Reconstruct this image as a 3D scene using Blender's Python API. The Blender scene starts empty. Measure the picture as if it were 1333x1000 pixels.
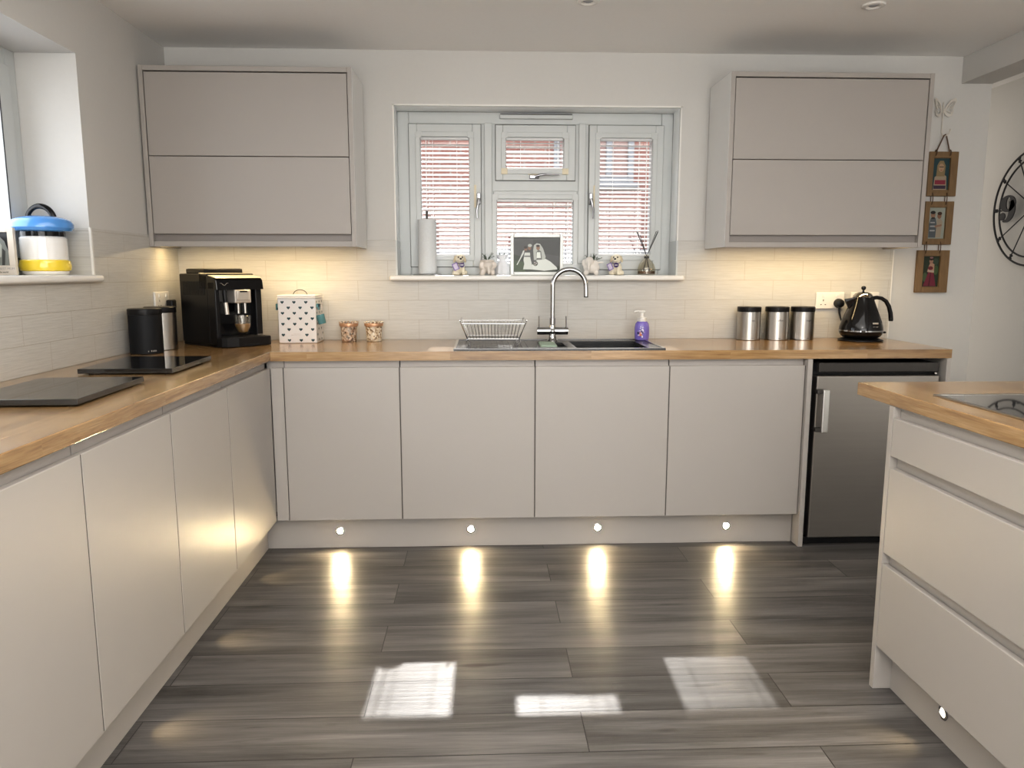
import bpy, bmesh, math, random
from mathutils import Vector, Matrix
random.seed(7)
C = bpy.context.scene.collection
PI = math.pi

# ------------------------------------------------------------------ materials
def new_mat(name):
    m = bpy.data.materials.new(name); m.use_nodes = True
    nt = m.node_tree
    b = nt.nodes['Principled BSDF']
    return m, nt, b

def N(nt, t, **kw):
    n = nt.nodes.new(t)
    for k, v in kw.items():
        if k in n.inputs: n.inputs[k].default_value = v
        else: setattr(n, k, v)
    return n

def mat(name, col, rough=.5, metal=0, var=.03, nscale=30, bump=0, spec=.5, emit=None, estr=0, coat=0, stretch=None):
    m, nt, b = new_mat(name)
    tc = N(nt, 'ShaderNodeTexCoord')
    src = tc.outputs['Object']
    if stretch:
        mp = N(nt, 'ShaderNodeMapping'); mp.inputs['Scale'].default_value = stretch
        nt.links.new(src, mp.inputs['Vector']); src = mp.outputs['Vector']
    no = N(nt, 'ShaderNodeTexNoise', Scale=nscale, Detail=3)
    nt.links.new(src, no.inputs['Vector'])
    cr = N(nt, 'ShaderNodeMix', data_type='RGBA')
    lo = [max(0, c*(1-var)) for c in col]+[1]; hi = [min(1, c*(1+var)) for c in col]+[1]
    cr.inputs[6].default_value = lo; cr.inputs[7].default_value = hi
    nt.links.new(no.outputs['Fac'], cr.inputs[0])
    nt.links.new(cr.outputs[2], b.inputs['Base Color'])
    b.inputs['Roughness'].default_value = rough
    b.inputs['Metallic'].default_value = metal
    b.inputs['Specular IOR Level'].default_value = spec
    b.inputs['Coat Weight'].default_value = coat
    b.inputs['Coat Roughness'].default_value = .03
    if emit:
        b.inputs['Emission Color'].default_value = (*emit, 1); b.inputs['Emission Strength'].default_value = estr
    if bump:
        bp = N(nt, 'ShaderNodeBump', Strength=bump, Distance=.002)
        nt.links.new(no.outputs['Fac'], bp.inputs['Height']); nt.links.new(bp.outputs['Normal'], b.inputs['Normal'])
    return m

def axes_vec(nt, au, av, off=(0, 0)):
    """object coordinates re-ordered so that u runs along axis au and v along av"""
    tc = N(nt, 'ShaderNodeTexCoord'); sp = N(nt, 'ShaderNodeSeparateXYZ')
    nt.links.new(tc.outputs['Object'], sp.inputs[0])
    cb = N(nt, 'ShaderNodeCombineXYZ')
    for k, (a, o) in enumerate(((au, off[0]), (av, off[1]))):
        ad = N(nt, 'ShaderNodeMath', operation='SUBTRACT'); ad.inputs[1].default_value = o
        nt.links.new(sp.outputs[a], ad.inputs[0]); nt.links.new(ad.outputs[0], cb.inputs[k])
    return cb.outputs[0]

def brick(nt, vec, bw, rh, mortar, offset=.5, smooth=.1):
    br = N(nt, 'ShaderNodeTexBrick')
    br.offset = offset; br.offset_frequency = 2
    br.inputs['Scale'].default_value = 1; br.inputs['Brick Width'].default_value = bw
    br.inputs['Row Height'].default_value = rh; br.inputs['Mortar Size'].default_value = mortar
    br.inputs['Mortar Smooth'].default_value = smooth
    br.inputs['Color1'].default_value = (0, 0, 0, 1); br.inputs['Color2'].default_value = (1, 1, 1, 1)
    br.inputs['Mortar'].default_value = (.5, .5, .5, 1)
    nt.links.new(vec, br.inputs['Vector'])
    return br

def ramp(nt, fac, stops):
    r = N(nt, 'ShaderNodeValToRGB')
    e = r.color_ramp.elements
    while len(e) < len(stops): e.new(.5)
    for el, (p, c) in zip(e, stops):
        el.position = p; el.color = (*c, 1) if len(c) == 3 else c
    nt.links.new(fac, r.inputs[0])
    return r.outputs[0]

def mixc(nt, a, b, fac, mode='MIX'):
    m = N(nt, 'ShaderNodeMix', data_type='RGBA', blend_type=mode)
    for s, i in ((a, 6), (b, 7)):
        if hasattr(s, 'links') or hasattr(s, 'is_linked'): nt.links.new(s, m.inputs[i])
        else: m.inputs[i].default_value = (*s, 1)
    if isinstance(fac, (int, float)): m.inputs[0].default_value = fac
    else: nt.links.new(fac, m.inputs[0])
    return m.outputs[2]

def noise(nt, vec, scale, detail=4, sc=(1, 1, 1), rough=.55, dist=0):
    mp = N(nt, 'ShaderNodeMapping'); mp.inputs['Scale'].default_value = sc
    nt.links.new(vec, mp.inputs['Vector'])
    no = N(nt, 'ShaderNodeTexNoise', Scale=scale, Detail=detail, Roughness=rough, Distortion=dist)
    nt.links.new(mp.outputs[0], no.inputs['Vector'])
    return no.outputs['Fac']

def floor_mat():
    m, nt, b = new_mat('grey_plank_floor')
    v = axes_vec(nt, 0, 1, (.578, .006))
    br = brick(nt, v, 1.236, .185, .0016)
    # each plank shifts the grain
    off = N(nt, 'ShaderNodeVectorMath', operation='MULTIPLY_ADD')
    off.inputs[1].default_value = (9.3, 5.7, 3.1)
    nt.links.new(br.outputs['Color'], off.inputs[0]); nt.links.new(v, off.inputs[2])
    g1 = noise(nt, off.outputs[0], 1.0, 6, (1.3, 19, 1), .6, .5)
    g2 = noise(nt, off.outputs[0], 1.0, 4, (5, 170, 1), .6)
    g3 = noise(nt, off.outputs[0], 1.0, 3, (.9, 5, 1), .5, .8)
    base = ramp(nt, g1, [(.26, (.045, .042, .040)), (.44, (.092, .086, .082)), (.58, (.132, .125, .120)), (.78, (.195, .187, .181))])
    fine = ramp(nt, g2, [(.3, (.82, .82, .82)), (.7, (1.12, 1.12, 1.12))])
    c = mixc(nt, base, fine, 1, 'MULTIPLY')
    blot = ramp(nt, g3, [(.3, (.66, .65, .64)), (.55, (1, 1, 1)), (.75, (1.15, 1.14, 1.12))])
    c = mixc(nt, c, blot, 1, 'MULTIPLY')
    # knots
    kn = noise(nt, off.outputs[0], 1.0, 2, (3.2, 17, 1), .4, .2)
    kr = ramp(nt, kn, [(.22, (.25, .22, .2)), (.3, (1, 1, 1))])
    c = mixc(nt, c, kr, 1, 'MULTIPLY')
    tone = ramp(nt, br.outputs['Color'], [(0, (.8, .8, .8)), (1, (1.14, 1.13, 1.11))])
    c = mixc(nt, c, tone, 1, 'MULTIPLY')
    c = mixc(nt, c, (.02, .018, .016), br.outputs['Fac'])
    nt.links.new(c, b.inputs['Base Color'])
    rr = ramp(nt, g2, [(.2, (.32, .32, .32)), (.8, (.46, .46, .46))])
    nt.links.new(rr, b.inputs['Roughness'])
    b.inputs['Specular IOR Level'].default_value = .5
    bp = N(nt, 'ShaderNodeBump', Strength=.55, Distance=.0012)
    g4 = noise(nt, off.outputs[0], 1.0, 2, (16, 520, 1), .6)
    ad = N(nt, 'ShaderNodeMath', operation='MULTIPLY_ADD'); ad.inputs[1].default_value = .55
    nt.links.new(g4, ad.inputs[0]); nt.links.new(g2, ad.inputs[2])
    hm = N(nt, 'ShaderNodeMath', operation='SUBTRACT')
    nt.links.new(ad.outputs[0], hm.inputs[0]); nt.links.new(br.outputs['Fac'], hm.inputs[1])
    nt.links.new(hm.outputs[0], bp.inputs['Height']); nt.links.new(bp.outputs[0], b.inputs['Normal'])
    return m

def oak_mat(name, along, across, stave=.042, face=2):
    """butcher block: staves along one axis; the edge shows the staves too"""
    m, nt, b = new_mat(name)
    v = axes_vec(nt, along, across, (.13, .017))
    br = brick(nt, v, .62, stave, .0004, .37, 0)
    off = N(nt, 'ShaderNodeVectorMath', operation='MULTIPLY_ADD')
    off.inputs[1].default_value = (7.3, 4.1, 2.7)
    tc = N(nt, 'ShaderNodeTexCoord')
    sp = N(nt, 'ShaderNodeSeparateXYZ'); nt.links.new(tc.outputs['Object'], sp.inputs[0])
    cb = N(nt, 'ShaderNodeCombineXYZ')
    nt.links.new(sp.outputs[along], cb.inputs[0]); nt.links.new(sp.outputs[across], cb.inputs[1]); nt.links.new(sp.outputs[2], cb.inputs[2])
    nt.links.new(br.outputs['Color'], off.inputs[0]); nt.links.new(cb.outputs[0], off.inputs[2])
    g1 = noise(nt, off.outputs[0], 1, 5, (4, 60, 60), .6, .4)
    g2 = noise(nt, off.outputs[0], 1, 3, (14, 330, 330), .6)
    base = ramp(nt, g1, [(.25, (.225, .125, .05)), (.5, (.35, .215, .095)), (.75, (.46, .31, .155))])
    fine = ramp(nt, g2, [(.3, (.8, .78, .75)), (.65, (1.08, 1.08, 1.08))])
    c = mixc(nt, base, fine, 1, 'MULTIPLY')
    tone = ramp(nt, br.outputs['Color'], [(0, (.80, .77, .72)), (.5, (.98, .97, .95)), (1, (1.14, 1.15, 1.16))])
    c = mixc(nt, c, tone, 1, 'MULTIPLY')
    nt.links.new(c, b.inputs['Base Color'])
    b.inputs['Roughness'].default_value = .27
    b.inputs['Coat Weight'].default_value = .7; b.inputs['Coat Roughness'].default_value = .16
    return m

def tile_mat(name, au, off):
    m, nt, b = new_mat(name)
    v = axes_vec(nt, au, 2, off)
    br = brick(nt, v, .305, .1, .0013, .5, .2)
    g = noise(nt, v, 1, 4, (9, 190, 1), .6)
    c = ramp(nt, g, [(.3, (.50, .487, .455)), (.7, (.58, .567, .535))])
    c = mixc(nt, c, (.45, .42, .375), br.outputs['Fac'])
    nt.links.new(c, b.inputs['Base Color'])
    b.inputs['Roughness'].default_value = .38
    hm = N(nt, 'ShaderNodeMath', operation='SUBTRACT')
    nt.links.new(g, hm.inputs[0]); nt.links.new(br.outputs['Fac'], hm.inputs[1])
    bp = N(nt, 'ShaderNodeBump', Strength=.45, Distance=.0016)
    nt.links.new(hm.outputs[0], bp.inputs['Height']); nt.links.new(bp.outputs[0], b.inputs['Normal'])
    return m

def brickwall_mat():
    m, nt, b = new_mat('red_house_brick')
    v = axes_vec(nt, 0, 2)
    br = brick(nt, v, .225, .075, .009)
    c = ramp(nt, br.outputs['Color'], [(0, (.29, .13, .105)), (.5, (.325, .153, .122)), (1, (.36, .185, .15))])
    c = mixc(nt, c, (.36, .29, .25), br.outputs['Fac'])
    nt.links.new(c, b.inputs['Base Color']); b.inputs['Roughness'].default_value = .9
    return m

def glass_mat(name, tint=(1, 1, 1), refl=.07):
    m = bpy.data.materials.new(name); m.use_nodes = True
    nt = m.node_tree; nt.nodes.clear()
    o = N(nt, 'ShaderNodeOutputMaterial'); mx = N(nt, 'ShaderNodeMixShader', Fac=refl)
    t = N(nt, 'ShaderNodeBsdfTransparent', Color=(*tint, 1)); g = N(nt, 'ShaderNodeBsdfGlossy', Roughness=.02)
    nt.links.new(t.outputs[0], mx.inputs[1]); nt.links.new(g.outputs[0], mx.inputs[2]); nt.links.new(mx.outputs[0], o.inputs[0])
    return m

def printed_mat():
    m, nt, b = new_mat('printed_colour')
    a = N(nt, 'ShaderNodeAttribute', attribute_name='Col')
    no = N(nt, 'ShaderNodeTexNoise', Scale=160)
    c = mixc(nt, a.outputs['Color'], ramp(nt, no.outputs['Fac'], [(.3, (.9, .9, .9)), (.7, (1.08, 1.08, 1.08))]), 1, 'MULTIPLY')
    nt.links.new(c, b.inputs['Base Color']); b.inputs['Roughness'].default_value = .35
    return m

def slat_mat():
    m, nt, b = new_mat('white_blind_slat')
    no = N(nt, 'ShaderNodeTexNoise', Scale=20)
    nt.links.new(ramp(nt, no.outputs['Fac'], [(.3, (.86, .86, .86)), (.7, (.92, .92, .92))]), b.inputs['Base Color'])
    b.inputs['Roughness'].default_value = .4
    tr = N(nt, 'ShaderNodeBsdfTranslucent', Color=(.95, .95, .95, 1)); mx = N(nt, 'ShaderNodeMixShader', Fac=.25)
    o = nt.nodes['Material Output']
    nt.links.new(b.outputs[0], mx.inputs[1]); nt.links.new(tr.outputs[0], mx.inputs[2]); nt.links.new(mx.outputs[0], o.inputs[0])
    return m

M = {}
M['wall'] = mat('warm_white_paint', (.61, .597, .572), .7, var=.015, nscale=60, bump=.03)
M['ceil'] = mat('ceiling_white_paint', (.86, .85, .83), .75, var=.015, nscale=60)
M['floor'] = floor_mat()
M['oak_x'] = oak_mat('oak_block_across', 0, 1)
M['oak_y'] = oak_mat('oak_block_along', 1, 0)
M['tile_b'] = tile_mat('cream_tile_back', 0, (.904-.305*3, .01))
M['tile_l'] = tile_mat('cream_tile_side', 1, (.02, .01))
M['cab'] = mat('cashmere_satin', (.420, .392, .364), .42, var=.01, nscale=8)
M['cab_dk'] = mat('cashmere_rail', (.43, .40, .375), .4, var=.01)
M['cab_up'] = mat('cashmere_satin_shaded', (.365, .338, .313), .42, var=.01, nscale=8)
M['window_lit_side'] = mat('window_lit_cabinet_side', (.72, .715, .70), .4, var=.01)  # window glow put into the colour of the cabinet sides
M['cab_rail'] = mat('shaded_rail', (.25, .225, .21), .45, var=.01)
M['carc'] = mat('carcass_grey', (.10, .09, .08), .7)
M['upvc'] = mat('white_upvc', (.56, .58, .575), .3, var=.01)
M['gasket'] = mat('black_gasket', (.02, .02, .02), .6)
M['white'] = mat('gloss_white', (.80, .785, .75), .25, var=.01)
M['whitepl'] = mat('white_plastic', (.78, .76, .72), .3, var=.01)
M['cream'] = mat('cream_plastic', (.72, .64, .47), .4)
M['chrome'] = mat('polished_chrome', (.46, .46, .46), .07, 1, var=.01)
M['hchrome'] = mat('window_handle_chrome', (.32, .32, .33), .15, 1, var=.01)
M['steel'] = mat('brushed_steel', (.45, .43, .40), .3, 1, var=.06, nscale=40, stretch=(1, 1, .05))
M['fridge_steel'] = mat('brushed_steel_fridge', (.40, .375, .345), .36, 1, var=.05, nscale=60, stretch=(.05, 1, 1))
M['hsteel'] = mat('bright_handle_steel', (.80, .79, .76), .3, 1, var=.02)
M['silver'] = mat('silver_plastic', (.62, .58, .53), .35, .6)
M['black'] = mat('black_plastic', (.007, .007, .008), .36, var=.1, spec=.3)
M['blackm'] = mat('matt_black_coat', (.008, .009, .011), .55, var=.1, spec=.25)
M['blackg'] = mat('gloss_black', (.006, .006, .007), .08, var=.1, spec=.4)
M['dkgrey'] = mat('dark_grey_metal', (.055, .05, .045), .4, .3)
M['granite'] = mat('black_composite', (.020, .020, .021), .27, var=.4, nscale=400, spec=.7)
M['granite_rim'] = mat('polished_sink_edge', (.10, .10, .10), .14, var=.2, nscale=400, spec=1.0, coat=1)
M['bglass'] = mat('black_glass', (.012, .012, .012), .03, var=.05, spec=.9)
M['hobglass'] = mat('hob_glass', (.03, .03, .03), .03, var=.05, spec=1.0, coat=1)
M['glass'] = glass_mat('clear_pane')
M['cupglass'] = glass_mat('clear_cup_glass', (.93, .92, .90), .16)
M['slat'] = slat_mat()
M['print'] = printed_mat()
M['woodframe'] = mat('rustic_brown_wood', (.19, .115, .05), .55, var=.3, nscale=14, stretch=(6, 6, 1))
M['iron'] = mat('black_iron', (.016, .016, .018), .45)
M['wire'] = mat('rusty_wire', (.10, .055, .03), .5, .4)
M['cord'] = mat('brown_cord', (.13, .08, .05), .8)
M['shabby'] = mat('shabby_white_metal', (.62, .58, .52), .5, var=.15, nscale=90)
M['tinwhite'] = mat('enamel_white', (.74, .72, .70), .3, var=.01)
M['teal'] = mat('teal_enamel', (.10, .25, .27), .35)
M['purple'] = mat('purple_bottle', (.20, .15, .50), .22, coat=.4)
M['paper'] = mat('kitchen_paper', (.70, .72, .73), .9, var=.06, nscale=120, bump=.3)
M['plush'] = mat('cream_plush', (.80, .74, .60), .9, var=.12, nscale=220, bump=.6)
M['ceramic'] = mat('white_ceramic', (.76, .72, .67), .2, var=.02)
M['ceramic_p'] = mat('pearl_ceramic', (.72, .66, .60), .3, var=.06, nscale=40)
M['leaf'] = mat('leaf_green', (.07, .105, .06), .5, var=.4)
M['amber'] = mat('dark_amber_liquid', (.10, .045, .012), .1)
M['coffee'] = mat('milky_coffee', (.42, .27, .12), .3)
M['blue'] = mat('glazed_blue', (.10, .30, .66), .1, coat=.6)
M['yellow'] = mat('glazed_yellow', (.80, .60, .05), .12, coat=.6)
M['sponge'] = mat('sage_green_cloth', (.36, .45, .36), .8, var=.12)
M['copper'] = mat('copper_rim', (.55, .33, .20), .35, .5)
M['brickwall'] = brickwall_mat()
M['render'] = mat('pale_render', (.30, .30, .31), .9)
M['ground'] = mat('grey_paving', (.16, .155, .15), .9, var=.1)
M['rooftile'] = mat('brown_roof_tile', (.2, .1, .07), .9)
M['led'] = mat('warm_led', (1, .9, .7), .4, emit=(1, .80, .48), estr=1100)
M['ledoff'] = mat('lamp_glass', (.35, .36, .38), .2)
M['lace'] = mat('white_gauze', (.80, .81, .84), .9)

# ------------------------------------------------------------------ mesh helpers
def newbm(): return bmesh.new()

def keep_flat(bm, old, rs):
    """remember which faces of a bevelled solid are its true flats, so only the rounded edge shades smoothly"""
    lay = bm.faces.layers.int.get('flat') or bm.faces.layers.int.new('flat')
    rounded = set(rs['faces'])
    for f in bm.faces:
        if f not in rounded and (f not in old): f[lay] = 1

def bx(bm, x0, x1, y0, y1, z0, z1, bev=0, seg=2, taper=None):
    x0, x1 = min(x0, x1), max(x0, x1); y0, y1 = min(y0, y1), max(y0, y1); z0, z1 = min(z0, z1), max(z0, z1)
    old = set(bm.faces) if bev else None
    vs = [bm.verts.new(p) for p in ((x0, y0, z0), (x1, y0, z0), (x1, y1, z0), (x0, y1, z0), (x0, y0, z1), (x1, y0, z1), (x1, y1, z1), (x0, y1, z1))]
    fs = [bm.faces.new([vs[i] for i in f]) for f in ((0, 3, 2, 1), (4, 5, 6, 7), (0, 1, 5, 4), (1, 2, 6, 5), (2, 3, 7, 6), (3, 0, 4, 7))]
    if bev:
        es = {e for f in fs for e in f.edges}
        rs = bmesh.ops.bevel(bm, geom=list(es), offset=bev, segments=seg, affect='EDGES', profile=.5)
        keep_flat(bm, old, rs)
    return bm

def prism(bm, pts, d, axis, bev=0):
    """polygon pts (list of 3d points, planar) extruded by vector d"""
    d = Vector(d)
    old = set(bm.faces)
    a = [bm.verts.new(p) for p in pts]; b = [bm.verts.new(Vector(p)+d) for p in pts]
    n = len(pts)
    fs = [bm.faces.new(a[::-1]), bm.faces.new(b)]
    for i in range(n): fs.append(bm.faces.new((a[i], a[(i+1) % n], b[(i+1) % n], b[i])))
    if bev:
        rs = bmesh.ops.bevel(bm, geom=list({e for f in fs[:2] for e in f.edges}), offset=bev, segments=2, affect='EDGES', profile=.5)
        keep_flat(bm, old, rs)
    bmesh.ops.recalc_face_normals(bm, faces=bm.faces[:])
    return bm

def lathe(bm, prof, cx=0, cy=0, cz=0, seg=40, sx=1, sy=1, cap=True):
    rings = []
    for r, z in prof:
        rings.append([bm.verts.new((cx+sx*r*math.cos(2*PI*i/seg), cy+sy*r*math.sin(2*PI*i/seg), cz+z)) for i in range(seg)])
    for a, b in zip(rings, rings[1:]):
        for i in range(seg): bm.faces.new((a[i], a[(i+1) % seg], b[(i+1) % seg], b[i]))
    if cap:
        if prof[0][0] > 1e-6: bm.faces.new(rings[0][::-1])
        if prof[-1][0] > 1e-6: bm.faces.new(rings[-1])
    bmesh.ops.remove_doubles(bm, verts=[v for r in rings for v in r], dist=1e-6)
    return bm

def tube(bm, pts, r, seg=8, closed=False, flat=1.0):
    pts = [Vector(p) for p in pts]; n = len(pts)
    rad = r if isinstance(r, (list, tuple)) else [r]*n
    up = None; rings = []
    for i, p in enumerate(pts):
        if closed: t = (pts[(i+1) % n]-pts[i-1]).normalized()
        else: t = (pts[min(i+1, n-1)]-pts[max(i-1, 0)]).normalized()
        if up is None:
            up = t.orthogonal().normalized()
        else:
            up = (up-t*up.dot(t)); up = up.normalized() if up.length > 1e-6 else t.orthogonal().normalized()
        s = t.cross(up)
        rings.append([bm.verts.new(p+(up*math.cos(2*PI*k/seg)+s*math.sin(2*PI*k/seg)*flat)*rad[i]) for k in range(seg)])
    m = n if closed else n-1
    for i in range(m):
        a, b = rings[i], rings[(i+1) % n]
        for k in range(seg): bm.faces.new((a[k], a[(k+1) % seg], b[(k+1) % seg], b[k]))
    if not closed:
        bm.faces.new(rings[0][::-1]); bm.faces.new(rings[-1])
    return bm

def arc(cx, cy, cz, r, a0, a1, n, plane='xz', r2=None):
    r2 = r2 or r
    out = []
    for i in range(n+1):
        a = a0+(a1-a0)*i/n
        u, v = r*math.cos(a), r2*math.sin(a)
        out.append({'xz': (cx+u, cy, cz+v), 'yz': (cx, cy+u, cz+v), 'xy': (cx+u, cy+v, cz)}[plane])
    return out

def ellipsoid(bm, c, r, seg=16, rot=None):
    m = Matrix.Translation(c) @ (rot or Matrix.Identity(4)) @ Matrix.Diagonal((*r, 1))
    bmesh.ops.create_uvsphere(bm, u_segments=seg, v_segments=max(8, seg//2), radius=1, matrix=m)
    return bm

def finish(me, ang=35):
    me.polygons.foreach_set('use_smooth', [True]*len(me.polygons))
    try: me.set_sharp_from_angle(angle=math.radians(ang))
    except Exception: pass

def wloc(o):
    v = Vector((0, 0, 0))
    while o: v += Vector(o.location); o = o.parent
    return v

def obj(name, bm, m, parent=None, local=False, ang=35, origin=None, recalc=True):
    """link a bmesh written in world coordinates (or its parent's when local)"""
    if recalc: bmesh.ops.recalc_face_normals(bm, faces=bm.faces[:])
    o = bpy.data.objects.new(name, None) if False else None
    me = bpy.data.meshes.new(name)
    sh = Vector((0, 0, 0))
    if parent and not local: sh = wloc(parent)
    if origin: sh = sh if parent else Vector(origin)
    if sh.length: bmesh.ops.translate(bm, verts=bm.verts[:], vec=-sh)
    lay = bm.faces.layers.int.get('flat'); flats = [f.index for f in bm.faces if f[lay]] if lay and not bm.faces.index_update() else []
    bm.to_mesh(me); bm.free(); finish(me, ang)
    for i in flats: me.polygons[i].use_smooth = False
    for x in (m if isinstance(m, (list, tuple)) else [m]): me.materials.append(x)
    o = bpy.data.objects.new(name, me); C.objects.link(o)
    if parent: o.parent = parent
    elif origin: o.location = origin
    return o

def tag(o, label, cat, group=None):
    o['label'] = label; o['category'] = cat
    if group: o['group'] = group
    return o

def thing(name, label, cat, loc=(0, 0, 0), rz=0, group=None):
    o = bpy.data.objects.new(name, None); C.objects.link(o)
    o.empty_display_size = .05
    o.location = loc; o.rotation_euler = (0, 0, rz)
    return tag(o, label, cat, group)

def struct(name, bm, m, parent=None, ang=35):
    o = obj(name, bm, m, parent, ang=ang)
    if not parent: o['kind'] = 'structure'
    return o

def text_bm(body, size, mtx, ext=.0003, bold=0, align='CENTER'):
    cu = bpy.data.curves.new('lettering', 'FONT'); cu.body = body; cu.size = size; cu.extrude = ext
    cu.align_x = align; cu.align_y = 'CENTER'; cu.offset = bold; cu.resolution_u = 3
    o = bpy.data.objects.new('lettering', cu); C.objects.link(o)
    dg = bpy.context.evaluated_depsgraph_get(); dg.update()
    me = bpy.data.meshes.new_from_object(o.evaluated_get(dg))
    bm = bmesh.new(); bm.from_mesh(me); bmesh.ops.transform(bm, matrix=mtx, verts=bm.verts[:])
    bpy.data.objects.remove(o); bpy.data.curves.remove(cu); bpy.data.meshes.remove(me)
    return bm

def facing(loc, rz=0):
    """matrix for lettering in the XZ plane read from -Y, then turned by rz"""
    return Matrix.Translation(loc) @ Matrix.Rotation(rz, 4, 'Z') @ Matrix.Rotation(PI/2, 4, 'X')

def blob(name, parts, m, parent, vox=.004, smooth=6, sharp=False):
    """one continuous body grown from overlapping rounded volumes"""
    bm = newbm()
    for p in parts: ellipsoid(bm, p[0], p[1], 20, p[2] if len(p) > 2 else None)
    me = bpy.data.meshes.new(name); bm.to_mesh(me); bm.free()
    o = bpy.data.objects.new(name, me); C.objects.link(o)
    md = o.modifiers.new('r', 'REMESH'); md.mode = 'VOXEL'; md.voxel_size = vox
    ms = o.modifiers.new('s', 'SMOOTH'); ms.iterations = smooth; ms.factor = .5
    dg = bpy.context.evaluated_depsgraph_get(); dg.update()
    me2 = bpy.data.meshes.new_from_object(o.evaluated_get(dg))
    bpy.data.objects.remove(o); bpy.data.meshes.remove(me)
    bm = newbm(); bm.from_mesh(me2); bpy.data.meshes.remove(me2)
    return obj(name, bm, m, parent, local=True, ang=180)

def picture(name, shapes, origin, u, v, parent, lift=.00012):
    """flat print: layered coloured polygons; shapes = [(rgb, [(a,b),...])], a along u, b along v"""
    o = Vector(origin); u = Vector(u); v = Vector(v); n = u.cross(v).normalized()
    bm = newbm(); lay = bm.loops.layers.color.new('Col')
    for k, (col, pts) in enumerate(shapes):
        f = bm.faces.new([bm.verts.new(o+u*a+v*b+n*lift*k) for a, b in pts])
        for l in f.loops: l[lay] = (*col, 1)
    return obj(name, bm, M['print'], parent, recalc=False)

def ell(cx, cy, rx, ry, n=18, a0=0, a1=2*PI):
    return [(cx+rx*math.cos(a0+(a1-a0)*i/n), cy+ry*math.sin(a0+(a1-a0)*i/n)) for i in range(n)]
def rect(x0, y0, x1, y1): return [(x0, y0), (x1, y0), (x1, y1), (x0, y1)]

def wall_with_hole(bm, axis, a0, a1, p0, p1, z0, z1, h):
    """slab between planes p0..p1 with a rectangular hole h=(h0,h1,hz0,hz1); axis = run direction"""
    def b(s0, s1, q0, q1):
        if s1-s0 < 1e-5 or q1-q0 < 1e-5: return
        if axis == 'x': bx(bm, s0, s1, p0, p1, q0, q1)
        else: bx(bm, p0, p1, s0, s1, q0, q1)
    h0, h1, hz0, hz1 = h
    b(a0, h0, z0, z1); b(h1, a1, z0, z1); b(h0, h1, z0, hz0); b(h0, h1, hz1, z1)

def ring_frame(bm, axis, a0, a1, p0, p1, z0, z1, w, bev=0, wb=None):
    """rectangular frame of bar width w"""
    wb = wb or w
    def b(s0, s1, q0, q1):
        if axis == 'x': bx(bm, s0, s1, p0, p1, q0, q1, bev)
        else: bx(bm, p0, p1, s0, s1, q0, q1, bev)
    b(a0, a0+w, z0, z1); b(a1-w, a1, z0, z1); b(a0+w, a1-w, z1-w, z1); b(a0+w, a1-w, z0, z0+wb)

# ------------------------------------------------------------------ the room
CH = 2.322
XL, YB, XR, YR = -.60, .60, 3.93, -5.2
XN, YF = 3.505, 3.2      # end of the back wall; far end of the adjoining area
bm = newbm(); bx(bm, XL-.3, XR+.2, YR-.2, YB+.3, -.08, 0); bx(bm, XN-.1, XR+.2, YB+.3, YF+.1, -.08, 0); struct('floor', bm, M['floor'])
bm = newbm(); bx(bm, XL-.3, XR+.2, YR-.2, YB+.3, CH, CH+.1); bx(bm, XN-.1, XR+.2, YB+.3, YF+.1, CH, CH+.1); struct('ceiling', bm, M['ceil'])
W0, W1, WZ0, WZ1 = .488, 1.926, 1.21, 2.070
bm = newbm(); wall_with_hole(bm, 'x', XL-.3, XN, YB, YB+.3, 0, CH, (W0, W1, WZ0, WZ1)); struct('wall_back', bm, M['wall'])
LW0, LW1, LZ0, LZ1 = -1.75, -.24, 1.215, 2.066
bm = newbm(); wall_with_hole(bm, 'y', YR, YB, XL-.3, XL, 0, CH, (LW0, LW1, LZ0, LZ1)); struct('wall_left', bm, M['wall'])
struct('wall_right', bx(newbm(), XR, XR+.2, YR, YF, 0, CH), M['wall'])
struct('wall_inner', bx(newbm(), XN-.1, XN, YB+.3, YF, 0, CH), M['wall'])
struct('wall_far', bx(newbm(), XN-.1, XR+.2, YF, YF+.1, 0, CH), M['wall'])
struct('wall_rear', bx(newbm(), XL-.3, XR+.2, YR-.2, YR, 0, CH), M['wall'])
struct('trim_1', bx(newbm(), 3.345, XN-.002, YR+.01, YB-.001, 2.193, CH-.001), M['wall'])     # boxed-in beam
# tiles: back wall (below the sill and either side), left wall, window returns
TT = .008
bm = newbm()
bx(bm, XL+TT, 3.052, YB-TT, YB, .91, 1.21); bx(bm, XL+TT, W0, YB-TT, YB, 1.21, 1.411); bx(bm, W1, 3.052, YB-TT, YB, 1.21, 1.411)
struct('trim_2', bm, M['tile_b'])
bm = newbm()
bx(bm, XL, XL+TT, -2.6, YB, .91, 1.2149); bx(bm, XL, XL+TT, LW1, YB, 1.2149, 1.421)
bx(bm, -.824, XL+TT, LW1-TT, LW1, 1.241, 1.421)
struct('trim_3', bm, M['tile_l'])
bm = newbm()
bx(bm, W0, W0+TT, YB-TT, .748, 1.236, 1.411); bx(bm, W1-TT, W1, YB-TT, .748, 1.236, 1.411)
struct('trim_4', bm, M['upvc'])
bm = newbm()      # white tile edge strips
bx(bm, XL+.0005, XL+TT+.0012, LW1-TT-.0012, LW1+.0012, 1.241, 1.423)
bx(bm, 3.052, 3.058, YB-TT-.002, YB, .911, 1.365)
struct('trim_5', bm, M['white'])
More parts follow.
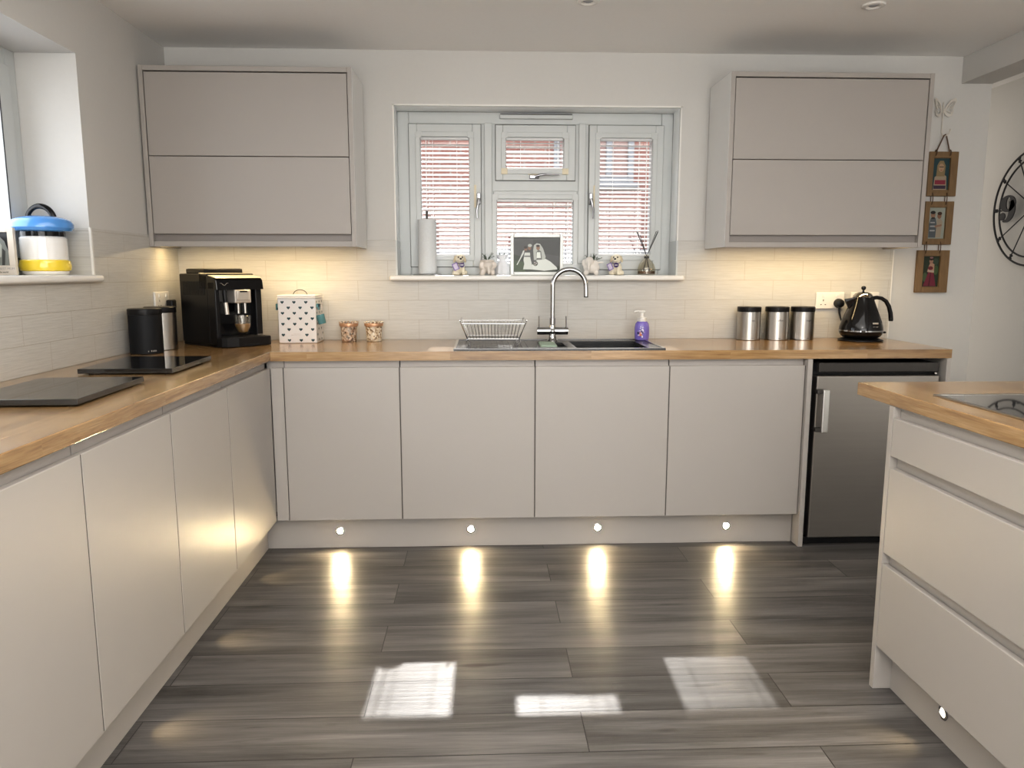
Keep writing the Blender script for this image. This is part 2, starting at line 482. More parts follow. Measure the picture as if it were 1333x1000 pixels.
# window boards
def board(name, x0, x1, y0, y1, z0, z1):
    return struct(name, bx(newbm(), x0, x1, y0, y1, z0, z1, .009, 3), M['white'])
bm = newbm(); bx(bm, .459, 1.954, .548, YB+.001, 1.209, 1.236, .01, 3); bx(bm, W0+.001, W1-.001, YB-.01, .752, 1.2105, 1.236)
struct('trim_6', bm, M['white'])
bm = newbm(); bx(bm, -.601, -.566, LW0-.03, -.217, 1.214, 1.241, .01, 3); bx(bm, -.83, -.59, LW0+.001, LW1-.001, 1.2155, 1.241)
struct('trim_7', bm, M['white'])
bm = newbm()      # white reveal angle bead around the back window
for a in (bx(bm, W0-.001, W0+.006, YB-.003, YB+.02, 1.411, WZ1), bx(bm, W1-.006, W1+.001, YB-.003, YB+.02, 1.411, WZ1), bx(bm, W0-.001, W1+.001, YB-.003, YB+.02, WZ1-.006, WZ1+.001)): pass
struct('trim_8', bm, M['white'])
bm = newbm()      # white lining of the reveal
bx(bm, W0, W0+.004, YB, .75, 1.411, WZ1); bx(bm, W1-.004, W1, YB, .75, 1.411, WZ1); bx(bm, W0+.004, W1-.004, YB, .75, WZ1-.004, WZ1)
struct('trim_9', bm, mat('reveal_white', (.88, .90, .90), .35, var=.01))

# ------------------------------------------------------------------ back window
win = bpy.data.objects.new('window_1', None); C.objects.link(win); win['kind'] = 'structure'; win.location = (1.207, .79, 1.236)
FY0, FY1 = .752, .82
bm = newbm()
ring_frame(bm, 'x', W0+.004, W1-.004, FY0, FY1, 1.236, 2.066, .060, .004)
for x0, x1 in ((.9203, .9972), (1.4108, 1.4832)):
    bx(bm, x0, x1, FY0+.001, FY1, 1.292, 2.008, .004)
    bx(bm, x0+.018, x1-.018, FY0-.010, FY0+.004, 1.296, 2.012, .004)      # raised mullion rib
bx(bm, .990, 1.418, FY0+.001, FY1, 1.670, 1.7245, .004)
obj('frame', bm, M['upvc'], win)
sashes = [('left', .551, .921, 1.280, 2.003, .611, .859, 1.338, 1.938), ('top', .997, 1.411, 1.724, 2.001, 1.052, 1.349, 1.780, 1.938),
          ('fixed', .976, 1.441, 1.262, 1.671, 1.004, 1.403, 1.290, 1.628), ('right', 1.483, 1.872, 1.266, 2.003, 1.541, 1.812, 1.338, 1.938)]
for k, x0, x1, z0, z1, gx0, gx1, gz0, gz1 in sashes:
    bm = newbm(); fy = FY0-.014 if k != 'fixed' else FY0-.006
    for b in ((x0, gx0-.018, z0, z1), (gx1+.018, x1, z0, z1), (gx0-.018, gx1+.018, gz1+.018, z1), (gx0-.018, gx1+.018, z0, gz0-.018)):
        if b[1]-b[0] > .004 and b[3]-b[2] > .004: bx(bm, b[0], b[1], fy, FY1-.005, b[2], b[3], .003)
    s = obj('sash' if k != 'fixed' else 'glazing_bead', bm, M['upvc'], win)
    bm = newbm()    # bead sloping to the glass
    ring_frame(bm, 'x', gx0-.02, gx1+.02, fy+.006, FY1-.008, gz0-.02, gz1+.02, .02, .004)
    obj('bead', bm, M['upvc'], s)
    bm = newbm(); ring_frame(bm, 'x', x0-.0025, x1+.0025, FY0-.002, FY0+.002, z0-.0025, z1+.0025, .004)
    if k != 'fixed': obj('seal', bm, M['dkgrey'], s)
    obj('pane', bx(newbm(), gx0-.01, gx1+.01, .782, .786, gz0-.01, gz1+.01), M['glass'], s)
    if k == 'left' or k == 'right':
        hx = .909 if k == 'left' else 1.494; sgn = -1 if k == 'left' else 1
        bm = newbm(); bx(bm, hx-.010, hx+.010, fy-.010, fy, 1.600, 1.660, .004)
        tube(bm, [(hx, fy-.006, 1.628), (hx, fy-.036, 1.626), (hx+sgn*.004, fy-.04, 1.60), (hx+sgn*.010, fy-.038, 1.57), (hx+sgn*.009, fy-.036, 1.528)], [.007, .0075, .0065, .006, .0045], 10)
        obj('window_handle', bm, M['hchrome'], s)
        obj('handle_pad', bx(newbm(), hx+sgn*.013, hx+sgn*.030, fy-.003, fy, 1.585, 1.70, .001), M['cream'], s)
    if k == 'top':
        bm = newbm(); bx(bm, 1.172, 1.222, fy-.010, fy, 1.731, 1.751, .004)
        tube(bm, [(1.205, fy-.006, 1.741), (1.205, fy-.036, 1.741), (1.23, fy-.04, 1.748), (1.26, fy-.038, 1.750), (1.325, fy-.036, 1.750)], [.007, .0075, .006, .005, .004], 10)
        obj('window_handle', bm, M['hchrome'], s)
        obj('handle_pad', bx(newbm(), 1.165, 1.228, fy-.003, fy, 1.752, 1.770, .001), M['cream'], s)
bm = newbm(); bx(bm, 1.018, 1.397, FY0-.02, FY0+.002, 2.031, 2.052, .005, 3)
tv = obj('trickle_vent', bm, M['upvc'], win); obj('vent_slot', bx(newbm(), 1.022, 1.393, FY0-.012, FY0-.001, 2.0525, 2.0575), M['dkgrey'], tv)

# blinds clipped to each glazed opening
blind_lab = {'left': 'white venetian blind on the tall casement above the kitchen paper roll',
             'top': 'short white venetian blind on the small top-opening window light',
             'fixed': 'white venetian blind behind the framed wedding photograph',
             'right': 'white venetian blind on the tall casement above the reed diffuser'}
for k, x0, x1, z0, z1, gx0, gx1, gz0, gz1 in sashes:
    t = thing('venetian_blind', blind_lab[k], 'blind', ((gx0+gx1)/2, .745, gz0), 0, 'venetian blinds at the back window')
    fy = (FY0-.014 if k != 'fixed' else FY0-.006)-.006
    bm = newbm(); ring_frame(bm, 'x', gx0-.026, gx1+.026, fy, fy+.0062, gz0-.024, gz1+.026, .024, .002)
    fr = obj('blind_frame', bm, M['upvc'], t)
    for cx in (gx0-.026, gx1-.006):
        for cz in ((gz1-.004, gz1+.027), (gz0-.026, gz0+.004)):
            obj('corner_bracket', bx(newbm(), cx, cx+.032, fy-.0015, fy+.003, cz[0], cz[1], .001), M['cream'] if k == 'top' and cz[0] < gz0 else M['upvc'], fr)
    obj('headrail', bx(newbm(), gx0+.001, gx1-.001, .742, .764, gz1-.012, gz1, .001), M['slat'], t)
    obj('bottom_rail', bx(newbm(), gx0+.002, gx1-.002, .744, .762, gz0+.001, gz0+.011, .002), M['slat'], t)
    bm = newbm(); n = int((gz1-gz0-.026)/.0216); ang = math.radians(30); hw = .0080
    for i in range(n):
        zc = gz0+.024+i*.0216
        if zc > gz1-.014: break
        dy, dz = hw*math.cos(ang), hw*math.sin(ang)
        th = .0004
        pr = [(-dy, -dz-th), (0, .0012-th), (dy, dz-th), (dy, dz+th), (0, .0012+th), (-dy, -dz+th)]
        a = [bm.verts.new((gx0+.002, .753+p, zc+q)) for p, q in pr]; b = [bm.verts.new((gx1-.002, .753+p, zc+q)) for p, q in pr]
        for j in range(6): bm.faces.new((a[j], a[(j+1) % 6], b[(j+1) % 6], b[j]))
        bm.faces.new(a[::-1]); bm.faces.new(b)
    obj('slats', bm, M['slat'], t)
    L = gx1-gx0
    cs = [gx0+L*.25, gx0+L*.75]
    for cx in cs:
        obj('ladder_cord', bx(newbm(), cx-.0014, cx+.0014, .7405, .7415, gz0+.005, gz1-.01), M['slat'], t)
    bm = newbm()
    cx = gx0+.028 if k == 'left' else gx1-.028
    bx(bm, cx-.0022, cx+.0022, .7385, .7405, gz0+.03, gz1-.01)
    obj('lift_cord', bm, M['slat'], t)

# ------------------------------------------------------------------ left window
w2 = bpy.data.objects.new('window_2', None); C.objects.link(w2); w2['kind'] = 'structure'; w2.location = (-.86, -1.0, 1.241)
bm = newbm(); ring_frame(bm, 'y', LW0+.001, LW1-.001, -.895, -.825, 1.241, LZ1, .062, .004)
bx(bm, -.894, -.826, -1.04, -.97, 1.30, 2.0, .004)
obj('frame', bm, M['upvc'], w2)
for y0, y1 in ((-1.69, -1.04), (-.97, -.302)):
    bm = newbm(); ring_frame(bm, 'y', y0, y1, -.885, -.812, 1.303, 2.004, .075, .004)
    s = obj('sash', bm, M['upvc'], w2)
    bm = newbm(); ring_frame(bm, 'y', y0+.071, y1-.071, -.8135, -.8112, 1.374, 1.933, .004); obj('seal', bm, M['gasket'], s)
    bm = newbm(); ring_frame(bm, 'y', y0-.003, y1+.003, -.826, -.823, 1.300, 2.007, .004); obj('seal', bm, M['gasket'], s)
    obj('pane', bx(newbm(), -.858, -.854, y0+.07, y1-.07, 1.37, 1.94), M['glass'], s)

# ------------------------------------------------------------------ outside
struct('ground', bx(newbm(), -9, 12, .95, 16, -.2, -.05), M['ground'])
bm = newbm(); bx(bm, -9, -.95, -9, .95, -.2, -.05); struct('ground', bm, M['ground'])
h = thing('neighbouring_house', 'red brick house outside, seen through the venetian blinds', 'house', (1.5, 5.5, -.05))
bm = newbm(); wall_with_hole(bm, 'x', -4, 8, 5, 5.3, -.05, 4.1, (1.70, 2.56, 2.20, 3.3)); obj('brick_wall', bm, M['brickwall'], h)
bm = newbm(); ring_frame(bm, 'x', 1.70, 2.56, 4.97, 5.05, 2.20, 3.3, .062, .005); bx(bm, 2.262, 2.325, 4.965, 5.05, 2.26, 3.24, .004)
wf = obj('window', bm, M['render'], h); obj('pane', bx(newbm(), 1.76, 2.5, 5.02, 5.03, 2.26, 3.24), mat('brick_reflection_pane', (.36, .23, .20), .6), wf)  # pane colour carries a painted reflection of pink brick
obj('window_sill', bx(newbm(), 1.66, 2.6, 4.92, 5.05, 2.15, 2.20, .004), M['render'], h)
bm = newbm(); prism(bm, [(-4.3, 4.6, 4.1), (-4.3, 8, 5.9), (-4.3, 8, 5.7), (-4.3, 4.75, 4.02)], (12.6, 0, 0), 'x'); obj('roof', bm, M['rooftile'], h)
tag(obj('garden_wall', bx(newbm(), -4, 7.5, 4.0, 4.12, -.05, 1.47, .01), M['render'], origin=(1.7, 4.06, -.05)), 'low pale rendered garden wall outside the back window', 'wall')

# ------------------------------------------------------------------ base cabinets
DT = .019
def door(bm_box, parent, name='door'):
    return obj(name, bx(newbm(), *bm_box, .0018, 2), M['cab'], parent)
back_edges = [.055, .5585, 1.154, 1.753, 2.3655]
blabs = ['grey base cabinet under the hearted tin, nearest the corner', 'wide grey base cabinet under the sink drainer and dish rack',
         'grey base cabinet under the tap and main sink bowl', 'grey base cabinet under the steel canisters, next to the fridge']
for i in range(4):
    x0, x1 = back_edges[i], back_edges[i+1]
    t = thing('base_cabinet', blabs[i], 'cabinet', ((x0+x1)/2, .3, 0), 0, 'handleless base cabinets along the back wall')
    bm = newbm(); top = .70 if i in (1, 2) else .865
    bx(bm, x0+.0005, x1-.0005, .0245, .56, .151, top)
    if top < .8: bx(bm, x0+.0005, x1-.0005, .0245, .05, .69, .80)
    obj('carcass', bm, M['carc'], t)
    door((x0+.0022, x1-.0022, 0, DT, .15, .84), t)
    for e0, e1 in ((x0+.0002, x0+.002), (x1-.002, x1-.0002)): obj('gap_shade', bx(newbm(), e0, e1, .0015, .024, .152, .838), M['carc'], t)  # dark strips painting the shade in the gaps between doors
    obj('handle_rail', bx(newbm(), x0+.0025, x1-.0025, .022, .034, .80, .8695), M['cab_dk'], t)
    if i == 0:
        door((.001, x0-.0015, .0005, DT, .15, .84), t, 'corner_filler')
        obj('filler_rail', bx(newbm(), -.02, x0-.001, .022, .034, .80, .8695), M['cab_dk'], t)
left_edges = [-.002, -.5586, -1.0636, -1.5666, -2.1666]
llabs = ['grey base cabinet under the coffee machine, in the corner', 'grey base cabinet below the farther black glass board',
         'grey base cabinet below the nearer black glass board', 'grey base cabinet at the near end of the left run, cut by the frame']
for i in range(4):
    y1, y0 = left_edges[i], left_edges[i+1]
    t = thing('base_cabinet', llabs[i], 'cabinet', (-.3, (y0+y1)/2, 0), 0, 'handleless base cabinets along the left wall')
    obj('carcass', bx(newbm(), -.57, -.0245, y0+.0005, y1-.0005, .151, .865), M['carc'], t)
    door((-DT, 0, y0+.0026, y1-.0026, .15, .84), t)
    for e0, e1 in ((y0+.0001, y0+.0025), (y1-.0025, y1-.0001)): obj('gap_shade', bx(newbm(), -.024, -.0014, e0, e1, .152, .838), M['carc'], t)  # same dark strips standing in for gap shade
    obj('handle_rail', bx(newbm(), -.034, -.022, y0+.0025, y1-.0025, .80, .8695), M['cab_dk'], t)
# plinths
bm = newbm(); bx(bm, -.06, 2.364, .055, .071, .001, .1495); tag(obj('plinth', bm, M['cab'], origin=(1.1, .06, 0)), 'grey kickboard with four glowing lights under the back cabinets', 'plinth')
bm = newbm(); bx(bm, -.076, -.060, -2.17, .054, .001, .1495); tag(obj('plinth', bm, M['cab'], origin=(-.07, -1, 0)), 'grey kickboard running under the left cabinets', 'plinth')
# fridge housing panels
tag(obj('end_panel', bx(newbm(), 2.367, 2.389, -.02, .58, .001, .8695, .001), M['cab'], origin=(2.378, .28, 0)), 'tall grey panel between the last base cabinet and the fridge', 'panel')
tag(obj('end_panel', bx(newbm(), 2.998, 3.018, -.02, .58, .001, .8695, .001), M['cab'], origin=(3.008, .28, 0)), 'grey end panel right of the fridge under the worktop end', 'panel')
# plinth lights
pl = None
plabs = ['glowing plinth light nearest the left corner', 'glowing plinth light below the dish rack cabinet', 'glowing plinth light below the tap cabinet', 'glowing plinth light nearest the fridge']
def lampobj(name, typ, loc, energy, col, **kw):
    l = bpy.data.lights.new(name, typ); l.energy = energy; l.color = col
    for k, v in kw.items():
        if k not in ('rot', 'target'): setattr(l, k, v)
    o = bpy.data.objects.new(name, l); C.objects.link(o); o.location = loc
    if 'target' in kw: o.rotation_euler = (Vector(kw['target'])-Vector(loc)).to_track_quat('-Z', 'Y').to_euler()
    if 'rot' in kw: o.rotation_euler = kw['rot']
    return o
WARM = (1, .78, .46)
for i, px in enumerate((.267, .864, 1.451, 2.054)):
    t = thing('plinth_light', plabs[i], 'light', (px, .055, .0805), 0, 'plinth lights under the back cabinets')
    bm = newbm(); lathe(bm, [(.013, 0), (.0185, 0), (.0195, .002), (.0135, .004)], seg=24, cap=False)
    bmesh.ops.rotate(bm, verts=bm.verts[:], cent=(0, 0, 0), matrix=Matrix.Rotation(PI/2, 3, 'X')); obj('bezel', bm, M['chrome'], t, local=True)
    bm = newbm(); lathe(bm, [(0, .0055), (.008, .005), (.0135, .0015), (.0135, 0), (0, 0)], seg=24)
    bmesh.ops.rotate(bm, verts=bm.verts[:], cent=(0, 0, 0), matrix=Matrix.Rotation(PI/2, 3, 'X')); obj('lens', bm, M['led'], t, local=True)
    lampobj('plinth_beam', 'SPOT', (px, .045, .0805), .9, WARM, spot_size=math.radians(150), spot_blend=1, shadow_soft_size=.01, target=(px, -.4, -.02))
for y in (-.28, -.81, -1.33):
    lampobj('plinth_beam', 'SPOT', (-.052, y, .0805), 2.6, WARM, spot_size=math.radians(75), spot_blend=1, shadow_soft_size=.01, target=(.16, y, .0))

# worktops
bm = newbm(); bx(bm, XL+TT+.001, .004, -2.7, .590, .870, .910, .0028)
tag(obj('worktop', bm, M['oak_y'], origin=(-.3, -1, .87)), 'oak block worktop along the left wall with black glass boards', 'worktop')
SX0, SX1, SY0, SY1 = .815, 1.715, .03, .455
bm = newbm(); bx(bm, .0045, SX0, -.006, .590, .870, .910); bx(bm, SX1, 3.027, -.006, .590, .870, .910)
bx(bm, SX0, SX1, -.006, SY0, .870, .910); bx(bm, SX0, SX1, SY1, .590, .870, .910)
bmesh.ops.remove_doubles(bm, verts=bm.verts[:], dist=1e-5)
tag(obj('worktop', bm, M['oak_x'], origin=(1.5, .28, .87), ang=20), 'oak block worktop along the back wall holding the black sink', 'worktop')

# ------------------------------------------------------------------ wall cabinets
def wall_cabinet(x0, x1, label, side):
    z0, z1, y0, y1 = 1.368, 2.157, .27, .598
    t = thing('wall_cabinet', label, 'cabinet', ((x0+x1)/2, y1, z0), 0, 'lift-up wall cabinets')
    P = .020
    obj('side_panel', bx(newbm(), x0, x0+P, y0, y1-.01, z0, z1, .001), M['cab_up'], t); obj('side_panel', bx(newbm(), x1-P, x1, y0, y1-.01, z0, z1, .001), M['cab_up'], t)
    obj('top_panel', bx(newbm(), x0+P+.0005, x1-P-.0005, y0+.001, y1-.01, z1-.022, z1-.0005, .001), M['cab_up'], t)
    obj('carcass', bx(newbm(), x0+P+.001, x1-P-.001, y0+.032, y1-.01, z0+.035, z1-.023), M['carc'], t)
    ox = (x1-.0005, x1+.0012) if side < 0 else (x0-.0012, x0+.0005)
    obj('lit_side_sheet', bx(newbm(), ox[0], ox[1], y0+.002, y1-.01, z0+.001, z1-.001), M['window_lit_side'], t)  # thin pale sheet, brightened in colour as if lit by the window
    zm = 1.769
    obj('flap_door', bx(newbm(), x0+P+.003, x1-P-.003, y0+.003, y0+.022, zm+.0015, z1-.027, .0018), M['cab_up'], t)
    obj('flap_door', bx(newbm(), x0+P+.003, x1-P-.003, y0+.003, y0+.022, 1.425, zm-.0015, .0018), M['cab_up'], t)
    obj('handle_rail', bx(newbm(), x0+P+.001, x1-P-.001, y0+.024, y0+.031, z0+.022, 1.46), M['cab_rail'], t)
    obj('light_pelmet', bx(newbm(), x0+P+.0005, x1-P-.0005, y0+.002, y0+.020, z0, z0+.024, .001), M['cab_up'], t)
    obj('base_panel', bx(newbm(), x0+P+.001, x1-P-.001, y0+.032, y1-.01, z0+.018, z0+.034), M['white'], t)
    lampobj('under_cabinet_strip', 'AREA', ((x0+x1)/2, y0+.12, z0+.012), 3.5, (1, .74, .38), shape='RECTANGLE', size=x1-x0-.1, size_y=.03, rot=(0, 0, 0))
    return t
wall_cabinet(-.592, .345, 'grey lift-up wall cabinet over the coffee machine, left of the window', -1)
wall_cabinet(2.064, 3.012, 'grey lift-up wall cabinet over the steel canisters, right of the window', 1)

# ------------------------------------------------------------------ fridge
t = thing('fridge', 'brushed steel under-counter fridge with a vertical silver handle', 'fridge', (2.69, .28, 0))
bm = newbm(); bx(bm, 2.400, 2.992, .045, .57, .012, .846, .004); bx(bm, 2.402, 2.990, .02, .05, .001, .034, .003); obj('body', bm, M['black'], t)
obj('top_strip', bx(newbm(), 2.432, 2.984, .012, .044, .806, .849, .004), M['dkgrey'], t)
dr = obj('door', bx(newbm(), 2.418, 2.982, -.004, .043, .036, .792, .006, 3), M['fridge_steel'], t)
bm = newbm(); bx(bm, 2.432, 2.462, -.050, -.034, .541, .735, .004)
hd = obj('handle', bm, M['hsteel'], dr)
for z_ in (.716, .543): obj('handle_bracket', bx(newbm(), 2.408, 2.452, -.042, -.003, z_, z_+.017, .003), M['dkgrey'], hd)
bm = newbm(); lathe(bm, [(.0045, 0), (.0045, .006), (.002, .008), (0, .008)], seg=14); bmesh.ops.transform(bm, matrix=Matrix.Translation((2.968, .01, .8)) @ Matrix.Rotation(PI/2, 4, 'X'), verts=bm.verts[:]); obj('hinge_pin', bm, M['whitepl'], t)

# ------------------------------------------------------------------ island
IX = 2.098
t = thing('drawer_cabinet', 'grey three-drawer island cabinet with recessed finger pulls', 'cabinet', (2.4, -1.7, 0))
IY0, IY1 = -2.25, -1.2065
obj('carcass', bx(newbm(), IX+.05, 2.68, IY0, IY1, .141, .868), M['carc'], t)
for z0, z1, nm in ((.726, .838, 'drawer'), (.434, .692, 'drawer'), (.141, .400, 'drawer')):
    bm = newbm(); bx(bm, IX, IX+DT, IY0+.002, IY1-.0015, z0, z1, .0018, 2); d = obj(nm, bm, M['cab'], t)
    bm = newbm(); bx(bm, IX+.022, IX+.030, IY0+.002, IY1-.001, z1-.02, z1+.030); obj('finger_rail', bm, M['cab'], d)
tag(obj('end_panel', bx(newbm(), IX, 2.70, -1.206, -1.184, .001, .8695, .001), M['cab'], origin=(2.4, -1.195, 0)), 'grey end panel of the island facing the fridge', 'panel')
tag(obj('plinth', bx(newbm(), 2.152, 2.168, -2.25, -1.2065, .001, .1405), M['cab'], origin=(2.16, -1.7, 0)), 'grey kickboard with one small light under the island drawers', 'plinth')
t = thing('plinth_light', 'small plinth light in the island kickboard', 'light', (2.152, -1.464, .081), 0)
R_ = Matrix.Rotation(-PI/2, 3, 'Y')
bm = newbm(); lathe(bm, [(.013, 0), (.0185, 0), (.0195, .002), (.0135, .004)], seg=24, cap=False); bmesh.ops.rotate(bm, verts=bm.verts[:], cent=(0, 0, 0), matrix=R_); obj('bezel', bm, M['chrome'], t, local=True)
bm = newbm(); lathe(bm, [(0, .0055), (.008, .005), (.0135, .0015), (.0135, 0), (0, 0)], seg=24); bmesh.ops.rotate(bm, verts=bm.verts[:], cent=(0, 0, 0), matrix=R_); obj('lens', bm, mat('dim_led', (.95, .93, .88), .3, emit=(1, .9, .7), estr=3), t, local=True)
lampobj('plinth_beam', 'SPOT', (2.14, -1.464, .081), 2.2, WARM, spot_size=math.radians(75), spot_blend=1, shadow_soft_size=.01, target=(1.93, -1.464, 0))
tag(obj('worktop', bx(newbm(), IX+.002, 3.02, -2.6, -.987, .870, .910, .0028), M['oak_y'], origin=(2.5, -1.7, .87)), 'oak block island worktop with an inset glass hob', 'worktop')
t = thing('hob', 'flush glass hob with a silver rim in the island worktop', 'hob', (2.47, -1.55, .9105))
bm = newbm(); ring_frame(bm, 'x', 2.178, 2.77, 0, 1, 0, 1, .01); bm.free()
bm = newbm()
hx0, hx1, hy0, hy1, w = 2.178, 2.77, -1.88, -1.258, .013
for b in ((hx0, hx0+w, hy0, hy1), (hx1-w, hx1, hy0, hy1), (hx0+w, hx1-w, hy0, hy0+w), (hx0+w, hx1-w, hy1-w, hy1)): bx(bm, b[0], b[1], b[2], b[3], .9102, .915, .001)
obj('rim', bm, M['steel'], t)
obj('glass_top', bx(newbm(), hx0+w-.001, hx1-w+.001, hy0+w-.001, hy1-w+.001, .9103, .9138), M['hobglass'], t)

# ------------------------------------------------------------------ glass boards on the left worktop
def glass_board(label, x0, y0, x1, y1, rz):
    w, d = x1-x0, y1-y0
    t = thing('glass_board', label, 'board', ((x0+x1)/2, (y0+y1)/2, .9105), rz, 'black glass worktop boards')
    bm = newbm(); bx(bm, -w/2, w/2, -d/2, d/2, .004, .020, .0012); obj('board', bm, M['bglass'], t, local=True)
    for sx in (-1, 1):
        for sy in (-1, 1): obj('rubber_foot', lathe(newbm(), [(.008, 0), (.008, .0045)], sx*(w/2-.03), sy*(d/2-.03), 0, 14), M['gasket'], t, local=True)
glass_board('black glass board nearest the camera, left of the frame', -.432, -1.345, -.125, -.925, math.radians(2))
glass_board('black glass board beside the black canister', -.440, -.722, -.128, -.335, math.radians(1))

# ------------------------------------------------------------------ coffee machine (local: x across the front, y to its back)
CR = math.radians(47.7)
t = thing('coffee_machine', 'black bean-to-cup coffee machine with silver spout in the corner', 'coffee machine', (-.238, .150, .9105), CR)
bm = newbm()
bx(bm, 0, .238, .125, .385, .012, .335, .006, 3)                # rear body
bx(bm, 0, .022, .062, .128, .012, .30, .005, 3); bx(bm, .205, .238, .066, .128, .012, .30, .005, 3)
bx(bm, .004, .234, .07, .38, .0, .014, .003)
obj('body', bm, M['black'], t, local=True)
bm = newbm(); pr = []
prism(bm, [(0, .045, .262), (0, .052, .305), (0, .068, .318), (0, .20, .336), (0, .20, .262)], (.238, 0, 0), 'x', .004)
obj('front_head', bm, M['blackg'], t, local=True)
bm = newbm(); prism(bm, [(.004, .052, .3145), (.004, .068, .3205), (.004, .205, .3385), (.004, .205, .3345), (.004, .068, .3155)], (.230, 0, 0), 'x'); obj('steel_top', bm, M['silver'], t, local=True)
bm = newbm(); bx(bm, .03, .225, .20, .375, .335, .357, .004, 3); bx(bm, .035, .22, .205, .37, .352, .3585, .003); obj('bean_lid', bm, M['black'], t, local=True)
obj('front_panel', bx(newbm(), .02, .207, .118, .127, .045, .265, .002), M['blackg'], t, local=True)
bm = newbm()
prism(bm, [(0, .062, .001), (.238, .062, .001), (.238, .004, .001), (.225, .0, .001), (.07, -.002, .001), (.02, .012, .001), (.004, .03, .001)], (0, 0, .044), 'z', .004)
prism(bm, [(0.004, .12, .001), (.234, .12, .001), (.234, .06, .001), (.004, .06, .001)], (0, 0, .042), 'z')
tr = obj('drip_tray', bm, M['black'], t, local=True)
bm = newbm()
for i in range(14): bx(bm, .03+i*.0135, .038+i*.0135, .012, .112, .0445, .0465)
obj('tray_grid', bm, M['dkgrey'], tr, local=True)
obj('tray_notch', bx(newbm(), .095, .175, -.0035, .01, .002, .014, .002), M['blackm'], tr, local=True)
obj('tray_clip', bx(newbm(), .20, .228, .05, .062, .045, .051, .002), M['steel'], tr, local=True)
bm = newbm(); bx(bm, .082, .165, .035, .11, .200, .262, .005, 3); bx(bm, .092, .155, .030, .05, .212, .258, .004)
sp = obj('spout', bm, M['silver'], t, local=True)
for u in (.108, .142): obj('nozzle', tube(newbm(), [(u, .055, .205), (u, .055, .152)], .0075, 14), M['steel'], sp, local=True)
obj('spout_core', bx(newbm(), .1, .15, .058, .085, .158, .203, .004), M['blackg'], sp, local=True)
obj('spout_slot', bx(newbm(), .105, .142, .027, .04, .250, .2565, .002), M['blackm'], sp, local=True)
bm = newbm(); tube(bm, [(.046, .055, .205), (.049, .052, .150)], .0095, 14); sw = obj('steam_wand', bm, M['silver'], t, local=True)
bm = newbm(); tube(bm, [(.044, .058, .262), (.046, .055, .204)], .0098, 14); obj('wand_sleeve', bm, M['black'], sw, local=True)
bm = newbm(); tube(bm, [(.02+.04*i/10, .0475, .292-.010*math.sin(PI*min(1, max(0, (i-2)/6)))) for i in range(11)], .0008, 6); obj('logo_line', bm, M['silver'], t, local=True)
bm = newbm()
for i in range(15): bx(bm, -.0012, .002, .15+i*.014, .156+i*.014, .235, .298, .0005)
obj('vent_slats', bm, M['blackm'], t, local=True)
# cup of coffee on the tray
def l2w(u, v, w): 
    return (-.238+u*math.cos(CR)-v*math.sin(CR), .150+u*math.sin(CR)+v*math.cos(CR), .9105+w)
t = thing('glass_cup', 'double-walled glass of milky coffee on the machine tray', 'cup', l2w(.124, .052, .0470), CR)
bm = newbm(); lathe(bm, [(.0, .001), (.020, .001), (.027, .012), (.037, .040), (.0395, .070), (.0405, .095), (.0385, .097), (.037, .094), (.036, .070), (.033, .045), (.022, .018), (.0, .011)], seg=40); obj('glass', bm, M['cupglass'], t, local=True)
bm = newbm(); lathe(bm, [(0, .0125), (.021, .019), (.0325, .045), (.0345, .056), (0, .056)], seg=36); obj('coffee', bm, M['coffee'], t, local=True)

# ------------------------------------------------------------------ canisters by the hob boards
def canister(name, label, loc, r, h, m, lid, group=None, word=None, wx=0, rz=0):
    t = thing(name, label, 'canister', loc, rz, group)
    bm = newbm(); lathe(bm, [(0, 0), (r-.002, 0), (r, .002), (r, h-.026), (r-.002, h-.0255), (0, h-.0255)], seg=56); obj('body', bm, m, t, local=True)
    bm = newbm(); lathe(bm, [(0, h-.025), (r+.001, h-.025), (r+.0015, h-.023), (r+.0015, h-.003), (r-.002, h), (0, h)], seg=56); obj('lid', bm, lid, t, local=True)
    return t
t = canister('canister', 'matt black round canister in front of a brushed steel one', (-.508, -.022, .9105), .066, .190, M['blackm'], M['black'])
bm = newbm()
for k, (da, hz) in enumerate(((-62, .005), (-52, .007), (-46, .006), (-41, .007), (-36, .006))):
    a = math.radians(da); tube(bm, [(.0662*math.cos(a), .0662*math.sin(a), .010), (.0662*math.cos(a), .0662*math.sin(a), .010+hz)], .0014, 6)
obj('small_print', bm, M['silver'], t, local=True)
canister('canister', 'brushed steel canister behind the black one, by the coffee machine', (-.512, .142, .9105), .066, .190, M['steel'], M['black'])
labs3 = ['steel tea canister, farthest from the kettle', 'steel coffee canister, between the tea and sugar ones', 'steel sugar canister, closest to the kettle']
for i, (px, wd) in enumerate(((2.283, 'tea'), (2.428, 'coffee'), (2.561, 'sugar'))):
    t = canister('steel_canister', labs3[i], (px, .515, .9105), .0575, .168, M['steel'], M['black'], 'steel canisters by the kettle')
    for wrd, s, zz in ((wd, .014, .100), ('•', .008, .010)):
        if wrd == '•': continue
        a = math.radians((-87, -96, -80)[i])
        bm = text_bm(wrd, s, Matrix.Identity(4))
        for v in bm.verts:
            ang = a+v.co.x/.0578; zt = v.co.y+zz; rr = .0577+v.co.z
            v.co = (rr*math.cos(ang), rr*math.sin(ang), zt)
        obj('lettering', bm, M['dkgrey'], t, local=True)
    bm = newbm()
    for k in range(4):
        b = a-.10+.06*k; tube(bm, [(.0576*math.cos(b), .0576*math.sin(b), .010), (.0576*math.cos(b+.04), .0576*math.sin(b+.04), .010)], .0013, 5)
    obj('small_print', bm, M['dkgrey'], t, local=True)

